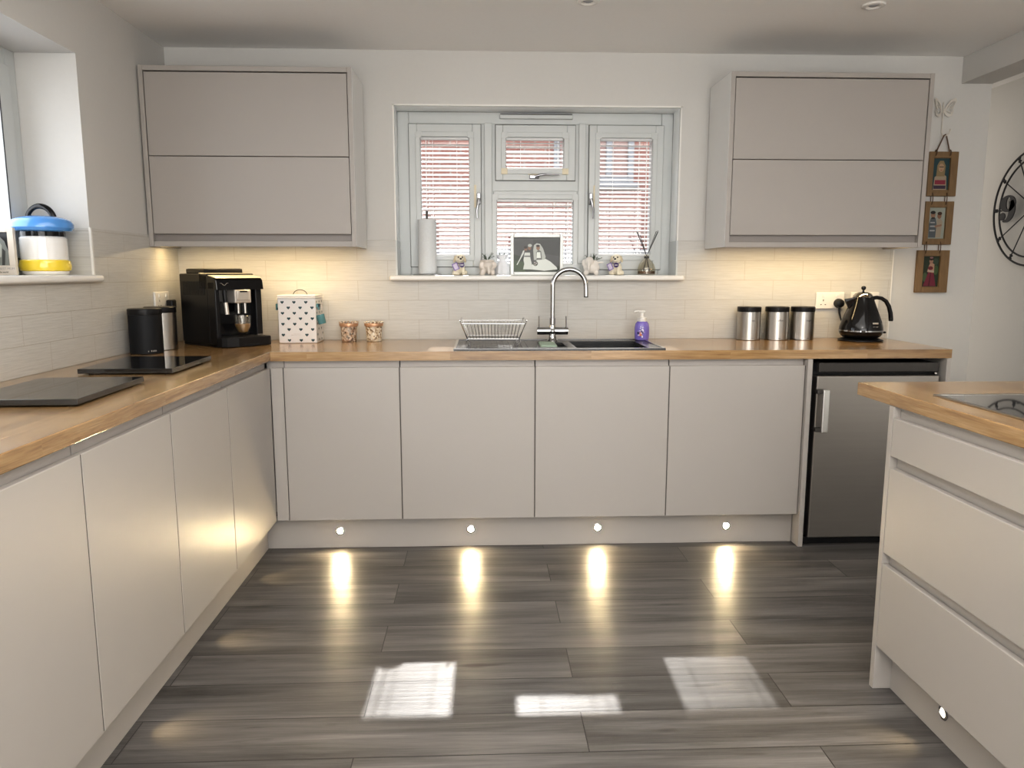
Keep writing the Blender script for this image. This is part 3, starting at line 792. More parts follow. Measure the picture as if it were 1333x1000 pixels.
# ------------------------------------------------------------------ hearted tin with scoop
t = thing('storage_tin', 'white metal storage tin with teal hearts and a wire handle', 'tin', (.029, .483, .9105))
bm = newbm(); bx(bm, -.0905, .0905, -.0825, .0825, 0, .216, .004, 2); obj('body', bm, M['tinwhite'], t, local=True)
bm = newbm(); bx(bm, -.0935, .0935, -.0855, .0855, .216, .222, .002); bx(bm, -.092, .092, -.084, .084, .222, .233, .004, 3); ld = obj('lid', bm, M['tinwhite'], t, local=True)
bm = newbm(); tube(bm, arc(0, 0, .230, .034, 0, PI, 16, 'xz', .026), .0018, 8); obj('wire_handle', bm, M['dkgrey'], ld, local=True)
def heart(cx, cy, s):
    pts = []
    for i in range(24):
        a = 2*PI*i/24
        pts.append((cx+s*.0625*16*math.sin(a)**3*.5, cy+s*.5*.0625*(13*math.cos(a)-5*math.cos(2*a)-2*math.cos(3*a)-math.cos(4*a))))
    return pts[::-1]
def hearts(o, u, wid, cols):
    sh = []; n = Vector(u).cross(Vector((0, 0, 1)))
    for r in range(8):
        for c in range(cols+1):
            hx = .022+c*.0565+(.0285 if r % 2 else 0); hz = .198-r*.0262
            if hx < wid-.008 and not (r == 6 and c == 1): sh.append(((.13, .25, .27), heart(hx, hz, .0165)))
    return sh
picture('heart_print', hearts(None, (1, 0, 0), .181, 3), (-.0905+.029, .483-.0828, .9105), (1, 0, 0), (0, 0, 1), t)
picture('heart_print', hearts(None, (0, 1, 0), .165, 3), (.0908+.029, .483-.0825, .9105), (0, 1, 0), (0, 0, 1), t)
bm = newbm(); bx(bm, -.022, .012, -.0831, -.0824, .0445, .0458); bx(bm, -.030, .016, -.0831, -.0824, .0395, .0410); bx(bm, -.031, -.023, -.0831, -.0824, .0388, .0416); obj('small_print', bm, M['silver'], t, local=True)
for sgn in (-1, 1):
    bm = newbm(); bx(bm, sgn*.0905, sgn*.104, -.07, -.03, .172, .190, .002); bx(bm, sgn*.098, sgn*.104, -.07, -.03, .160, .190, .002); obj('side_bracket', bm, M['teal'], t, local=True)
t2 = thing('scoop', 'small teal enamel scoop hanging on the side of the hearted tin', 'scoop', (.145, .425, 1.003))
bm = newbm(); lathe(bm, [(.017, .0), (.0185, .002), (.0205, .046), (.019, .046), (.017, .004), (0, .004), (0, 0), (.017, 0)], seg=28, cap=False)
bmesh.ops.rotate(bm, verts=bm.verts[:], cent=(0, 0, 0), matrix=Matrix.Rotation(math.radians(-14), 3, 'Y')); obj('cup', bm, M['teal'], t2, local=True)
bm = newbm(); tube(bm, [(-.006, 0, .045), (-.009, 0, .075), (-.008, 0, .092), (-.002, 0, .096), (.003, 0, .09), (.004, 0, .07), (.006, 0, .043)], .0013, 6); obj('wire_handle', bm, M['silver'], t2, local=True)

# two patterned tealight jars
def mosaic_mat(name, cols, sc):
    m, nt, b = new_mat(name)
    tc = N(nt, 'ShaderNodeTexCoord'); vo = N(nt, 'ShaderNodeTexVoronoi', Scale=sc); nt.links.new(tc.outputs['Object'], vo.inputs['Vector'])
    sp = N(nt, 'ShaderNodeSeparateColor'); nt.links.new(vo.outputs['Color'], sp.inputs[0])
    nt.links.new(ramp(nt, sp.outputs[0], [(i/len(cols), c) for i, c in enumerate(cols)]), b.inputs['Base Color']); b.inputs['Roughness'].default_value = .25
    return m
for px, lab, m_ in ((.258, 'patterned brown glass candle jar, nearer the hearted tin', mosaic_mat('brown_mosaic', [(.10, .05, .03), (.55, .42, .30), (.30, .17, .10), (.75, .66, .54), (.05, .03, .02), (.62, .50, .38)], 120)),
                    (.382, 'patterned cream glass candle jar, second from the hearted tin', mosaic_mat('cream_mosaic', [(.66, .55, .40), (.78, .72, .60), (.45, .34, .22), (.80, .76, .68), (.70, .58, .40), (.25, .17, .1)], 120))):
    t = thing('candle_jar', lab, 'jar', (px, .500, .9105), 0, 'patterned candle jars')
    bm = newbm(); lathe(bm, [(0, .002), (.034, .0), (.0365, .003), (.0405, .075), (.0385, .075), (.036, .006), (0, .006)], seg=36, cap=False); obj('jar', bm, m_, t, local=True)
    bm = newbm(); lathe(bm, [(.0385, .0755), (.0455, .0755), (.0465, .079), (.0465, .089), (.0455, .091), (.0395, .091)], seg=36, cap=False); rim = obj('rim', bm, M['copper'], t, local=True)
    bm = newbm()
    for i in range(14):
        a = 2*PI*i/14; bx(bm, .043*math.cos(a)-.006, .043*math.cos(a)+.006, .043*math.sin(a)-.004, .043*math.sin(a)+.004, .091, .0985, .002)
    obj('rim_crown', bm, m_, rim, local=True)

# ------------------------------------------------------------------ sink
t = thing('sink', 'black composite sink with drainer, half bowl and main bowl', 'sink', (1.265, .24, .91))
X0, X1, Y0, Y1 = .795, 1.735, .012, .478
HB = (1.185, 1.305, .11, .335); MB_ = (1.345, 1.665, .055, .385)
bm = newbm(); zt, zb = .9165, .9103
def slab(x0, x1, y0, y1): bx(bm, x0, x1, y0, y1, zb, zt)
slab(X0, X1, Y0, HB[2] if False else .055); slab(X0, X1, .385, Y1)
slab(X0, HB[0], .055, .385); slab(HB[0], HB[1], .055, HB[2]); slab(HB[0], HB[1], HB[3], .385); slab(HB[1], MB_[0], .055, .385); slab(MB_[1], X1, .055, .385)
obj('sink_top', bm, M['granite'], t); bm = newbm()   # raised rim lip
for b in ((X0, X1, Y0, Y0+.012), (X0, X1, Y1-.012, Y1), (X0, X0+.012, Y0+.012, Y1-.012), (X1-.012, X1, Y0+.012, Y1-.012)): bx(bm, *b, zt-.001, zt+.004, .0015)
obj('rim', bm, M['granite_rim'], t)
for nm, (a, b_, c, d), dp in (('half_bowl', HB, .10), ('main_bowl', MB_, .17)):
    bm = newbm(); q = .006
    bx(bm, a-q, a, c-q, d+q, zb-dp, zb-.0002); bx(bm, b_, b_+q, c-q, d+q, zb-dp, zb-.0002); bx(bm, a, b_, c-q, c, zb-dp, zb-.0002); bx(bm, a, b_, d, d+q, zb-dp, zb-.0002); bx(bm, a-q, b_+q, c-q, d+q, zb-dp-q, zb-dp)
    ob = obj(nm, bm, M['granite'], t)
    bm = newbm(); lathe(bm, [(0, 0), (.035, 0), (.04, .003), (.042, .001)], (a+b_)/2, (c+d)/2, zb-dp, 28, cap=False); obj('waste', bm, M['chrome'], ob)
bm = newbm()
for i in range(12): bx(bm, .83+i*.027, .842+i*.027, .05, .40, zt-.0005, zt+.0022, .0008)
obj('drainer_ridges', bm, M['granite'], t)

# tap
t = thing('kitchen_tap', 'chrome swan-neck mixer tap with two lever handles', 'tap', (1.268, .415, .9166))
bm = newbm(); lathe(bm, [(.027, 0), (.027, .003), (.021, .010), (.017, .03), (.017, .075), (.0145, .080), (.0125, .085)], 0, 0, 0, 28); obj('base', bm, M['chrome'], t, local=True)
bm = newbm()
pts = [(0, 0, .07), (0, 0, .12), (0, 0, .20), (0, 0, .262)]+arc(.081, 0, .268, .081, PI, .05, 22, 'xz')[1:]+[(.1635, 0, .245), (.164, 0, .218)]
tube(bm, pts, .0115, 20); sp = obj('spout', bm, M['chrome'], t, local=True)
bm = newbm(); tube(bm, [(.164, 0, .221), (.164, 0, .213)], .0105, 20); obj('aerator', bm, M['dkgrey'], sp, local=True)
bm = newbm(); lathe(bm, [(.0145, .083), (.0145, .112), (.012, .114)], 0, 0, 0, 24); obj('collar', bm, M['chrome'], sp, local=True)
bm = newbm(); tube(bm, [(-.076, 0, .049), (.076, 0, .049)], .0185, 24); obj('valve_bar', bm, M['chrome'], t, local=True)
bm = newbm(); ellipsoid(bm, (0, -.014, .047), (.013, .010, .013), 18); obj('cover_cap', bm, M['chrome'], t, local=True)
for sx in (-.067, .067):
    bm = newbm(); tube(bm, [(sx, 0, .06), (sx, 0, .122)], .0032, 10); obj('lever_handle', bm, M['chrome'], t, local=True)

# green cloth in the half bowl
t = newbm()
bx(t, 1.188, 1.266, .13, .30, .826, .9235, .008, 3)
for v in t.verts: v.co.z += .003*math.sin(v.co.x*90)+.002*math.cos(v.co.y*70); v.co.x += .012*(v.co.y-.2)
tag(obj('cloth', t, M['sponge'], origin=(1.24, .215, .826)), 'folded sage green cloth in the half bowl below the tap', 'cloth')

# dish rack
t = thing('dish_rack', 'wire dish rack with splayed ends on the sink drainer', 'dish rack', (.97, .23, .919))
Zr, Zb_ = 1.022, .952
bm = newbm(); w = .0019
tf = [(.828, .105), (1.116, .105), (1.116, .355), (.828, .355)]
bf = [(.855, .135), (1.090, .135), (1.090, .325), (.855, .325)]
for P, z in ((tf, Zr), (bf, Zb_)):
    tube(bm, [(x, y, z) for x, y in P], w, 8, True)
obj('rim_wire', bm, M['chrome'], t)
bm = newbm(); n = 16
for i in range(n):
    s = (i+.5)/n
    xt = .845+s*.255; xb = .862+s*.222
    tube(bm, [(xt, .105, Zr), (xb, .135, Zb_), (xb, .325, Zb_), (xt, .355, Zr)], .0011, 6)
for yy in (.20, .26): tube(bm, [(.855, yy, Zb_), (1.09, yy, Zb_)], .0014, 6)
obj('rack_wires', bm, M['chrome'], t)
bm = newbm()
for sx, xt, xb in ((-1, .828, .855), (1, 1.116, 1.090)):
    for yt, yb in ((.105, .135), (.355, .325)):
        tube(bm, [(xt+sx*.006, yt, Zr+.014), (xt, yt, Zr), (xb, yb, Zb_), (xb+sx*.006, yb, .935), (xb-sx*.01, yb-.01, .922)], .0026, 8)
    tube(bm, [(xt+sx*.006, .105, Zr+.014), (xt+sx*.006, .355, Zr+.014)], .0026, 8)
    tube(bm, [(xb, .135, Zb_), (xb, .325, Zb_)], .002, 8)
    obj('end_loop', bm, M['chrome'], t); bm = newbm()

# soap dispenser
t = thing('soap_dispenser', 'purple foaming soap bottle with white pump behind the main bowl', 'soap', (1.716, .432, .917))
bm = newbm(); lathe(bm, [(0, 0), (.030, 0), (.035, .005), (.0365, .03), (.0365, .062), (.033, .082), (.024, .093), (0, .094)], seg=36, sy=.85); obj('bottle', bm, M['purple'], t, local=True)
bm = newbm(); lathe(bm, [(0, .093), (.0215, .093), (.0225, .096), (.0215, .112), (.012, .114), (.009, .116), (.0085, .138), (0, .138)], seg=30); p = obj('collar', bm, M['whitepl'], t, local=True)
bm = newbm(); bx(bm, -.022, .014, -.011, .011, .137, .148, .004, 3); tube(bm, [(-.02, 0, .143), (-.035, -.004, .142), (-.042, -.006, .137)], [.006, .005, .004], 10); obj('pump_head', bm, M['whitepl'], t, local=True)
sh = []
random.seed(3)
for i in range(26):
    a, b = random.uniform(.004, .044), random.uniform(.004, .062)
    if (a-.022)**2/.02**2+(b-.033)**2/.03**2 < 1: sh.append(((.85, .84, .9) if i % 3 else (.35, .28, .7), ell(a, b, .0031, .0033, 8)))
sh += [((.85, .5, .3), [(.012, .012), (.03, .014), (.027, .03), (.018, .033)]), ((.03, .03, .06), [(.016, .04), (.034, .024), (.036, .028), (.02, .045)]), ((.88, .86, .9), ell(.030, .044, .006, .004, 10)), ((.04, .04, .09), ell(.008, .027, .004, .008, 10)), ((.86, .85, .88), ell(.012, .036, .005, .003, 10))]
o = picture('label_print', sh, (1.716-.034, .432-.0365, .927), (1, 0, 0), (0, 0, 1), t, .00002)
for v in o.data.vertices:   # wrap the print round the bottle
    a = (v.co.x)/.0372-PI/2; zz = v.co.z
    v.co.x = .0374*math.cos(a); v.co.y = .0374*.85*math.sin(a)-.0002

# ------------------------------------------------------------------ kettle
t = thing('kettle', 'glossy black cone kettle with chrome lid on its black base', 'kettle', (2.827, .432, .9105))
bm = newbm(); lathe(bm, [(0, 0), (.100, 0), (.106, .003), (.106, .007), (.085, .014), (0, .014)], seg=56); obj('power_base', bm, M['black'], t, local=True)
bm = newbm(); lathe(bm, [(0, .016), (.078, .016), (.092, .024), (.101, .038), (.1035, .050), (0, .050)], seg=56); obj('lower_bowl', bm, M['blackg'], t, local=True)
bm = newbm(); lathe(bm, [(.1, .0495), (.1045, .0495), (.1045, .056), (.1, .056)], seg=56, cap=False); obj('chrome_band', bm, M['chrome'], t, local=True)
bm = newbm(); lathe(bm, [(0, .056), (.103, .056), (.1015, .070), (.094, .098), (.080, .135), (.066, .170), (.055, .198), (.0485, .218), (0, .219)], seg=56); bd = obj('body', bm, M['blackg'], t, local=True)
bm = newbm(); prism(bm, [(-.060, -.018, .155), (-.060, .018, .155), (-.048, .02, .213), (-.092, .004, .212), (-.092, -.004, .212), (-.048, -.02, .213)], (0, 0, .0005), 'z'); bm.free()
bm = newbm()
vs = [bm.verts.new(p) for p in ((-.066, 0, .150), (-.045, -.026, .216), (-.045, .026, .216), (-.094, 0, .209), (-.088, -.008, .196), (-.088, .008, .196))]
for f in ((1, 2, 3), (1, 3, 4), (2, 5, 3), (4, 3, 5), (0, 1, 4), (0, 5, 2), (0, 4, 5), (0, 2, 1)): bm.faces.new([vs[i] for i in f])
obj('spout', bm, M['blackg'], bd, local=True)
bm = newbm(); lathe(bm, [(0, .2195), (.0465, .2195), (.0475, .222), (.038, .236), (.022, .243), (0, .245)], seg=44); ld = obj('lid', bm, M['chrome'], t, local=True)
bm = newbm(); lathe(bm, [(0, .244), (.005, .244), (.005, .252), (.010, .258), (.0115, .264), (.009, .271), (0, .274)], seg=24); obj('lid_knob', bm, M['blackg'], ld, local=True)
bm = newbm(); tube(bm, [(.046, 0, .212), (.070, 0, .216), (.095, 0, .212), (.118, 0, .198), (.135, 0, .172), (.146, 0, .138), (.151, 0, .105), (.151, 0, .098)], [.010, .0095, .0095, .010, .0105, .011, .0115, .010], 16); obj('handle', bm, M['blackg'], t, local=True)
bm = newbm(); bx(bm, .098, .128, -.009, .009, .036, .046, .004, 2); obj('switch', bm, M['black'], t, local=True)
rr = .1012
def onk(ang, z, r): return (r*math.cos(ang), r*math.sin(ang), z)
bm = newbm(); bx(bm, -.017, .017, -.0015, .0015, -.0045, .0045, .0018, 3)
bmesh.ops.transform(bm, matrix=Matrix.Translation((.024, -.0935, .092)) @ Matrix.Rotation(math.radians(14), 4, 'Z') @ Matrix.Rotation(math.radians(-18), 4, 'X'), verts=bm.verts[:]); obj('badge', bm, M['silver'], t, local=True)
bm = text_bm("De'Longhi", .0075, Matrix.Translation((.024, -.0968, .0755)) @ Matrix.Rotation(math.radians(14), 4, 'Z') @ Matrix.Rotation(PI/2-math.radians(14), 4, 'X')); obj('lettering', bm, M['silver'], t, local=True)

# ------------------------------------------------------------------ sockets and plugs
def socket(label, cx, cz, w, group=None, rows=2):
    t = thing('wall_socket', label, 'socket', (cx, YB-TT, cz), 0, group)
    bm = newbm(); bx(bm, -w/2, w/2, -.010, -.0003, -.043, .043, .004, 3); obj('face_plate', bm, M['whitepl'], t, local=True)
    for k in range(rows):
        sx = (-.036+.072*k) if rows == 2 else 0
        obj('rocker_switch', bx(newbm(), sx-.006+.0*k, sx+.006, -.0135, -.0095, .017, .033, .001), M['white'], t, local=True)
        bm = newbm(); bx(bm, sx-.002, sx+.002, -.0104, -.0098, -.004, .006); bx(bm, sx-.015, sx-.008, -.0104, -.0098, -.023, -.019); bx(bm, sx+.008, sx+.015, -.0104, -.0098, -.023, -.019)
        obj('pin_hole', bm, M['gasket'], t, local=True)
    return t
socket('white double wall socket holding the kettle plug', 2.731, 1.106, .150)
socket('white double wall socket half hidden behind the kettle', 2.915, 1.106, .150)
t = thing('plug', 'black round plug of the kettle in the wall socket', 'plug', (2.772, YB-TT-.0138, 1.092))
bm = newbm(); lathe(bm, [(0, .0), (.024, .0), (.0245, .012), (.020, .030), (.010, .036), (0, .036)], seg=30)
bmesh.ops.rotate(bm, verts=bm.verts[:], cent=(0, 0, 0), matrix=Matrix.Rotation(PI/2, 3, 'X')); obj('plug_body', bm, M['black'], t, local=True)
bm = newbm(); tube(bm, [(0, -.016, -.02), (.002, -.017, -.05), (.008, -.02, -.075), (.016, -.025, -.10), (.022, -.03, -.14), (.025, -.05, -.1695)], [.006, .005, .004, .0035, .0035, .0035], 10); obj('cable', bm, M['black'], t, local=True)
# left wall socket (side on)
t = thing('wall_socket', 'white double wall socket above the black canister', 'socket', (XL+TT, .360, 1.118))
bm = newbm(); bx(bm, .0003, .010, -.09, .068, -.043, .043, .004, 3); obj('face_plate', bm, M['whitepl'], t, local=True)
for s in (-.045, .032): obj('rocker_switch', bx(newbm(), .0095, .0135, s-.006, s+.006, .017, .033, .001), M['white'], t, local=True)
bm = newbm(); s = -.045; bx(bm, .0098, .0104, s-.002, s+.002, -.004, .006); bx(bm, .0098, .0104, s-.015, s-.008, -.023, -.019); bx(bm, .0098, .0104, s+.008, s+.015, -.023, -.019)
obj('pin_hole', bm, M['gasket'], t, local=True)
t = thing('plug', 'black plug of the coffee machine in the left wall socket', 'plug', (XL+TT+.0138, .395, 1.100))
bm = newbm(); bx(bm, 0, .034, -.024, .024, -.022, .022, .008, 3); obj('plug_body', bm, M['black'], t, local=True)
bm = newbm(); tube(bm, [(.015, 0, -.02), (.016, 0, -.06), (.018, .004, -.12), (.02, .012, -.17), (.028, .0, -.184)], .0035, 10); obj('cable', bm, M['black'], t, local=True)

# ------------------------------------------------------------------ things on the back sill
SZ = 1.2362
t = thing('paper_towel_holder', 'chrome upright kitchen paper holder on the window sill', 'paper holder', (.643, .665, SZ))
bm = newbm(); lathe(bm, [(0, 0), (.074, 0), (.075, .004), (.070, .007), (0, .007)], seg=44); obj('base', bm, M['chrome'], t, local=True)
bm = newbm(); tube(bm, [(0, 0, .006), (0, 0, .318)], .006, 14); ellipsoid(bm, (0, 0, .32), (.007, .007, .006), 14); obj('rod', bm, M['dkgrey'], t, local=True)
t = thing('paper_towel_roll', 'white kitchen paper roll standing on the chrome holder', 'paper roll', (.643, .665, SZ+.0075))
bm = newbm(); lathe(bm, [(.021, .0), (.046, .0), (.0475, .002), (.0475, .272), (.046, .274), (.021, .274), (.021, 0)], seg=44, cap=False); obj('paper', bm, M['paper'], t, local=True)
bm = newbm(); lathe(bm, [(.019, .0005), (.0208, .0005), (.0208, .2735), (.019, .2735), (.019, .0005)], seg=32, cap=False); obj('core', bm, M['cord'], t, local=True)

# plush puppies
def puppy(label, loc, rz, tagside):
    t = thing('toy_puppy', label, 'toy dog', loc, rz, 'cream toy puppies with purple tags')
    blob('body', [((0, .006, .034), (.027, .028, .036)), ((0, -.004, .050), (.022, .022, .026)), ((-.014, -.024, .026), (.0095, .0095, .028)), ((.014, -.024, .026), (.0095, .0095, .028)),
                  ((-.015, -.029, .007), (.011, .014, .008)), ((.015, -.029, .007), (.011, .014, .008)), ((-.027, -.004, .012), (.013, .024, .014)), ((.027, -.004, .012), (.013, .024, .014)),
                  ((0, -.006, .085), (.025, .024, .023)), ((0, -.026, .079), (.014, .014, .0115)), ((.006, .032, .012), (.008, .02, .008)),
                  ((0, -.004, .066), (.016, .016, .014))], M['plush'], t, .0028, 3)
    for s in (-1, 1):
        bm = newbm(); ellipsoid(bm, (s*.0255, -.004, .083), (.006, .011, .019), 14, Matrix.Rotation(s*-.25, 4, 'Y')); obj('ear', bm, mat('tan_plush', (.70, .60, .42), .9, var=.15, nscale=200), t, local=True)
        bm = newbm(); ellipsoid(bm, (s*.010, -.0275, .0915), (.0038, .0028, .0040), 10); obj('eye', bm, M['blackg'], t, local=True)
    bm = newbm(); ellipsoid(bm, (0, -.0395, .0835), (.0058, .0042, .0046), 12); obj('nose', bm, M['black'], t, local=True)
    bm = newbm(); tube(bm, [(.020*math.cos(a), -.006+.0215*math.sin(a), .0645+.004*math.sin(a)) for a in [2*PI*i/20 for i in range(20)]], .0018, 8, True); obj('collar', bm, mat('purple_ribbon', (.07, .04, .16), .5), t, local=True)
    bm = newbm(); lathe(bm, [(0, 0), (.0128, 0), (.0128, .002), (0, .002)], seg=24)
    bmesh.ops.transform(bm, matrix=Matrix.Translation((.006, -.036, .052)) @ Matrix.Rotation(PI/2, 4, 'X'), verts=bm.verts[:]); rd = obj('round_tag', bm, mat('dark_purple_disc', (.045, .02, .11), .35), t, local=True)
    bm = newbm(); bx(bm, -.002, .014, -.0386, -.0378, .0505, .0540); obj('tag_band', bm, M['white'], rd, local=True)
    bm = newbm(); mt = Matrix.Translation((-.026, -.036, .044)) @ Matrix.Rotation(math.radians(-25), 4, 'Y') @ Matrix.Rotation(math.radians(-20), 4, 'Z')
    bx(bm, -.0145, .0145, -.0006, .0006, -.018, .018); bmesh.ops.transform(bm, matrix=mt, verts=bm.verts[:]); hg = obj('hang_tag', bm, mat('violet_card', (.22, .15, .42), .5), t, local=True)
    bm = newbm(); bx(bm, -.0105, .0105, -.001, -.0005, -.0140, .0140); bmesh.ops.transform(bm, matrix=mt, verts=bm.verts[:]); obj('tag_face', bm, mat('pale_card', (.62, .56, .68), .6), hg, local=True)
    return t
puppy('cream toy puppy with purple tags beside the kitchen paper roll', (.808, .668, SZ), math.radians(10), 1)
puppy('cream toy puppy with purple tags beside the reed diffuser', (1.625, .668, SZ), math.radians(-22), 1)

# elephant planters
def leaves(bm, base, n, ln, spread, seed):
    random.seed(seed)
    for i in range(n):
        a = random.uniform(0, 2*PI); r = spread*random.uniform(.3, 1); hgt = ln*random.uniform(.4, 1)
        p0 = Vector(base); p1 = p0+Vector((r*math.cos(a), r*math.sin(a)*.6, hgt))
        tube(bm, [p0, (p0+p1)/2+Vector((0, 0, hgt*.15)), p1], .0009, 5)
        for k in range(3):
            q = p0.lerp(p1, .55+.22*k); d = Vector((math.cos(a+k*2), math.sin(a+k*2), .4)).normalized()*.011; s = d.cross(Vector((0, 0, 1))).normalized()*.0042
            f = [q, q+d*.5+s, q+d, q+d*.5-s]; bm.faces.new([bm.verts.new(v) for v in f])
t = thing('elephant_planter', 'pearly elephant-shaped planter with small plant, left of the wedding photo', 'planter', (.950, .662, SZ), math.radians(8))
blob('body', [((0, 0, .044), (.043, .040, .034)), ((0, 0, .062), (.040, .038, .016)), ((-.026, -.020, .014), (.013, .013, .018)), ((.026, -.020, .014), (.013, .013, .018)), ((-.026, .02, .014), (.013, .013, .018)), ((.026, .02, .014), (.013, .013, .018)),
              ((0, -.036, .050), (.022, .018, .022)), ((0, -.050, .034), (.009, .009, .016)), ((.001, -.053, .018), (.0075, .0085, .015)), ((-.03, -.028, .052), (.016, .007, .019)), ((.03, -.028, .052), (.016, .007, .019))], M['ceramic_p'], t, .003, 3)
bm = newbm(); lathe(bm, [(.030, .070), (.036, .070), (.037, .077), (.033, .078), (.030, .074)], seg=32, cap=False); obj('rim', bm, M['ceramic_p'], t, local=True)
bm = newbm(); lathe(bm, [(0, .075), (.032, .074)], seg=24, cap=False); obj('soil', bm, mat('potting_soil', (.05, .04, .03), .9), t, local=True)
bm = newbm(); leaves(bm, (0, 0, .074), 11, .038, .042, 5); obj('plant', bm, M['leaf'], t, local=True)
t = thing('elephant_planter', 'white elephant-shaped planter with trailing sprigs, right of the wedding photo', 'planter', (1.490, .662, SZ), math.radians(-10))
blob('body', [((.002, 0, .040), (.044, .036, .032)), ((-.024, -.016, .013), (.013, .013, .017)), ((.028, -.016, .013), (.013, .013, .017)), ((-.024, .016, .013), (.013, .013, .017)), ((.028, .016, .013), (.013, .013, .017)),
              ((-.008, -.024, .072), (.023, .022, .024)), ((-.010, -.043, .055), (.009, .010, .018)), ((-.010, -.050, .036), (.008, .009, .016)), ((-.034, -.014, .064), (.014, .006, .020)), ((.022, -.014, .060), (.016, .006, .019)), ((.048, .0, .066), (.018, .006, .005))], M['ceramic'], t, .003, 3)
bm = newbm(); leaves(bm, (.008, .006, .066), 12, .048, .044, 9); leaves(bm, (.02, -.004, .072), 7, .026, .05, 12); obj('plant', bm, M['leaf'], t, local=True)
# gauze favour bag with a stem vase behind
t = thing('favour_bag', 'white gauze gift bag with green tips between planter and wedding photo', 'gift bag', (1.030, .692, SZ))
bm = newbm(); lathe(bm, [(0, 0), (.030, 0), (.036, .012), (.034, .045), (.024, .066), (.014, .076), (.022, .092), (.030, .104), (.026, .104), (.012, .078), (0, .07)], seg=26, sy=.6)
for v in bm.verts:
    a = math.atan2(v.co.y, v.co.x); f = 1+.10*math.sin(a*7)+.05*math.sin(a*13+v.co.z*60); v.co.x *= f; v.co.y *= f
obj('bag', bm, M['lace'], t, local=True)
bm = newbm()
for dx, hh in ((-.012, .125), (.01, .118), (.001, .105)): tube(bm, [(dx*.4, 0, .06), (dx, 0, .09), (dx*1.1, 0, hh)], [.0035, .003, .001], 6)
obj('stems', bm, M['leaf'], t, local=True)

# wedding photograph
PX0, PX1, PZ1 = 1.070, 1.344, SZ+.210
t = thing('photo_frame', 'silver-framed wedding photograph leaning in the middle of the window sill', 'photo frame', (1.207, .655, SZ))
bm = newbm(); ring_frame(bm, 'x', PX0, PX1, .650, .664, SZ, PZ1, .018, .003); bx(bm, PX0+.004, PX1-.004, .662, .666, SZ+.004, PZ1-.004); obj('frame', bm, mat('pale_silver_frame', (.66, .67, .65), .3, .15), t)
obj('strut', prism(newbm(), [(1.20, .666, SZ+.14), (1.20, .705, SZ+.001), (1.20, .702, SZ+.001), (1.20, .666, SZ+.12)], (.03, 0, 0), 'x'), M['dkgrey'], t)
g = lambda v: (v*1.4*.98, v*1.4, v*1.4*.97)
W, H = .238, .174
sh = [(g(.20), rect(0, 0, W, H)), ((.17, .20, .14), [(0, 0), (W, 0), (W, .03), (.12, .022), (.06, .07), (0, .09)]), ((.24, .30, .18), [(0, 0), (.06, 0), (.05, .05), (0, .06)]), (g(.16), [(.1, .1), (W, .08), (W, H-.01), (.1, H-.01)]),
      # dress and train of the seated bride
      (g(.62), [(.085, .012), (.16, .005), (.226, .012), (.224, .022), (.19, .052), (.165, .066), (.13, .07), (.11, .05), (.095, .035)]),
      (g(.52), [(.104, .06), (.158, .062), (.166, .075), (.152, .118), (.136, .142), (.118, .146), (.104, .136), (.100, .11)]),     # veil
      (g(.30), [(.118, .06), (.146, .062), (.142, .104), (.128, .112), (.116, .10)]),
      ((.55, .42, .33), ell(.1255, .122, .0095, .0125, 14)), ((.18, .12, .09), ell(.125, .132, .010, .006, 12)), (g(.66), [(.118, .07), (.14, .07), (.137, .10), (.119, .10)]),
      # two attendants beside her
      (g(.60), [(.048, .012), (.10, .012), (.086, .07), (.084, .098), (.056, .098), (.05, .06), (.054, .04)]), (g(.58), [(.014, .036), (.018, .034), (.05, .09), (.056, .11), (.048, .108), (.032, .07)]),
      (g(.24), [(.054, .076), (.085, .076), (.085, .082), (.054, .082)]), ((.5, .38, .3), ell(.062, .116, .0085, .010, 12)), ((.16, .11, .08), ell(.0605, .124, .009, .007, 12)), ((.52, .40, .31), ell(.081, .121, .0085, .011, 12)), (g(.50), ell(.083, .134, .011, .008, 12)),
      # bouquet
      ((.30, .32, .28), ell(.112, .042, .013, .013, 12)), ((.70, .66, .66), ell(.108, .047, .004, .004, 8)), ((.66, .62, .62), ell(.117, .043, .004, .004, 8)), ((.68, .64, .6), ell(.110, .036, .004, .004, 8))]
picture('photo', sh, (PX0+.018, .6605, SZ+.018), (1, 0, 0), (0, 0, 1), t)

# reed diffuser
t = thing('reed_diffuser', 'glass reed diffuser with dark oil and black reeds on the sill', 'diffuser', (1.781, .662, SZ))
bm = newbm(); lathe(bm, [(0, .001), (.044, .001), (.047, .006), (.047, .030), (.040, .056), (.022, .078), (.012, .086), (.0115, .104), (.014, .106), (.010, .106), (.009, .088), (.020, .075), (.038, .054), (.045, .029), (.044, .007), (0, .005)], seg=36); obj('bottle', bm, glass_mat('smoke_glass', (.96, .94, .89), .08), t, local=True)
bm = newbm(); lathe(bm, [(0, .0055), (.0435, .0075), (.0442, .022), (0, .022)], seg=32); obj('oil', bm, M['amber'], t, local=True)
bm = newbm(); lathe(bm, [(.0118, .087), (.0132, .087), (.0132, .098), (.0118, .098)], seg=24, cap=False); obj('neck_band', bm, M['dkgrey'], t, local=True)
for tx, ty, tz in ((-.056, .0, .225), (-.049, .012, .222), (-.038, -.006, .205), (.047, .0, .226), (.054, -.01, .228), (.058, .01, .222)):
    bm = newbm(); tube(bm, [(-tx*.35, -ty*.3, .012), (tx*.02, 0, .10), (tx, ty, tz)], .0016, 6); obj('reed', bm, M['iron'], t, local=True)

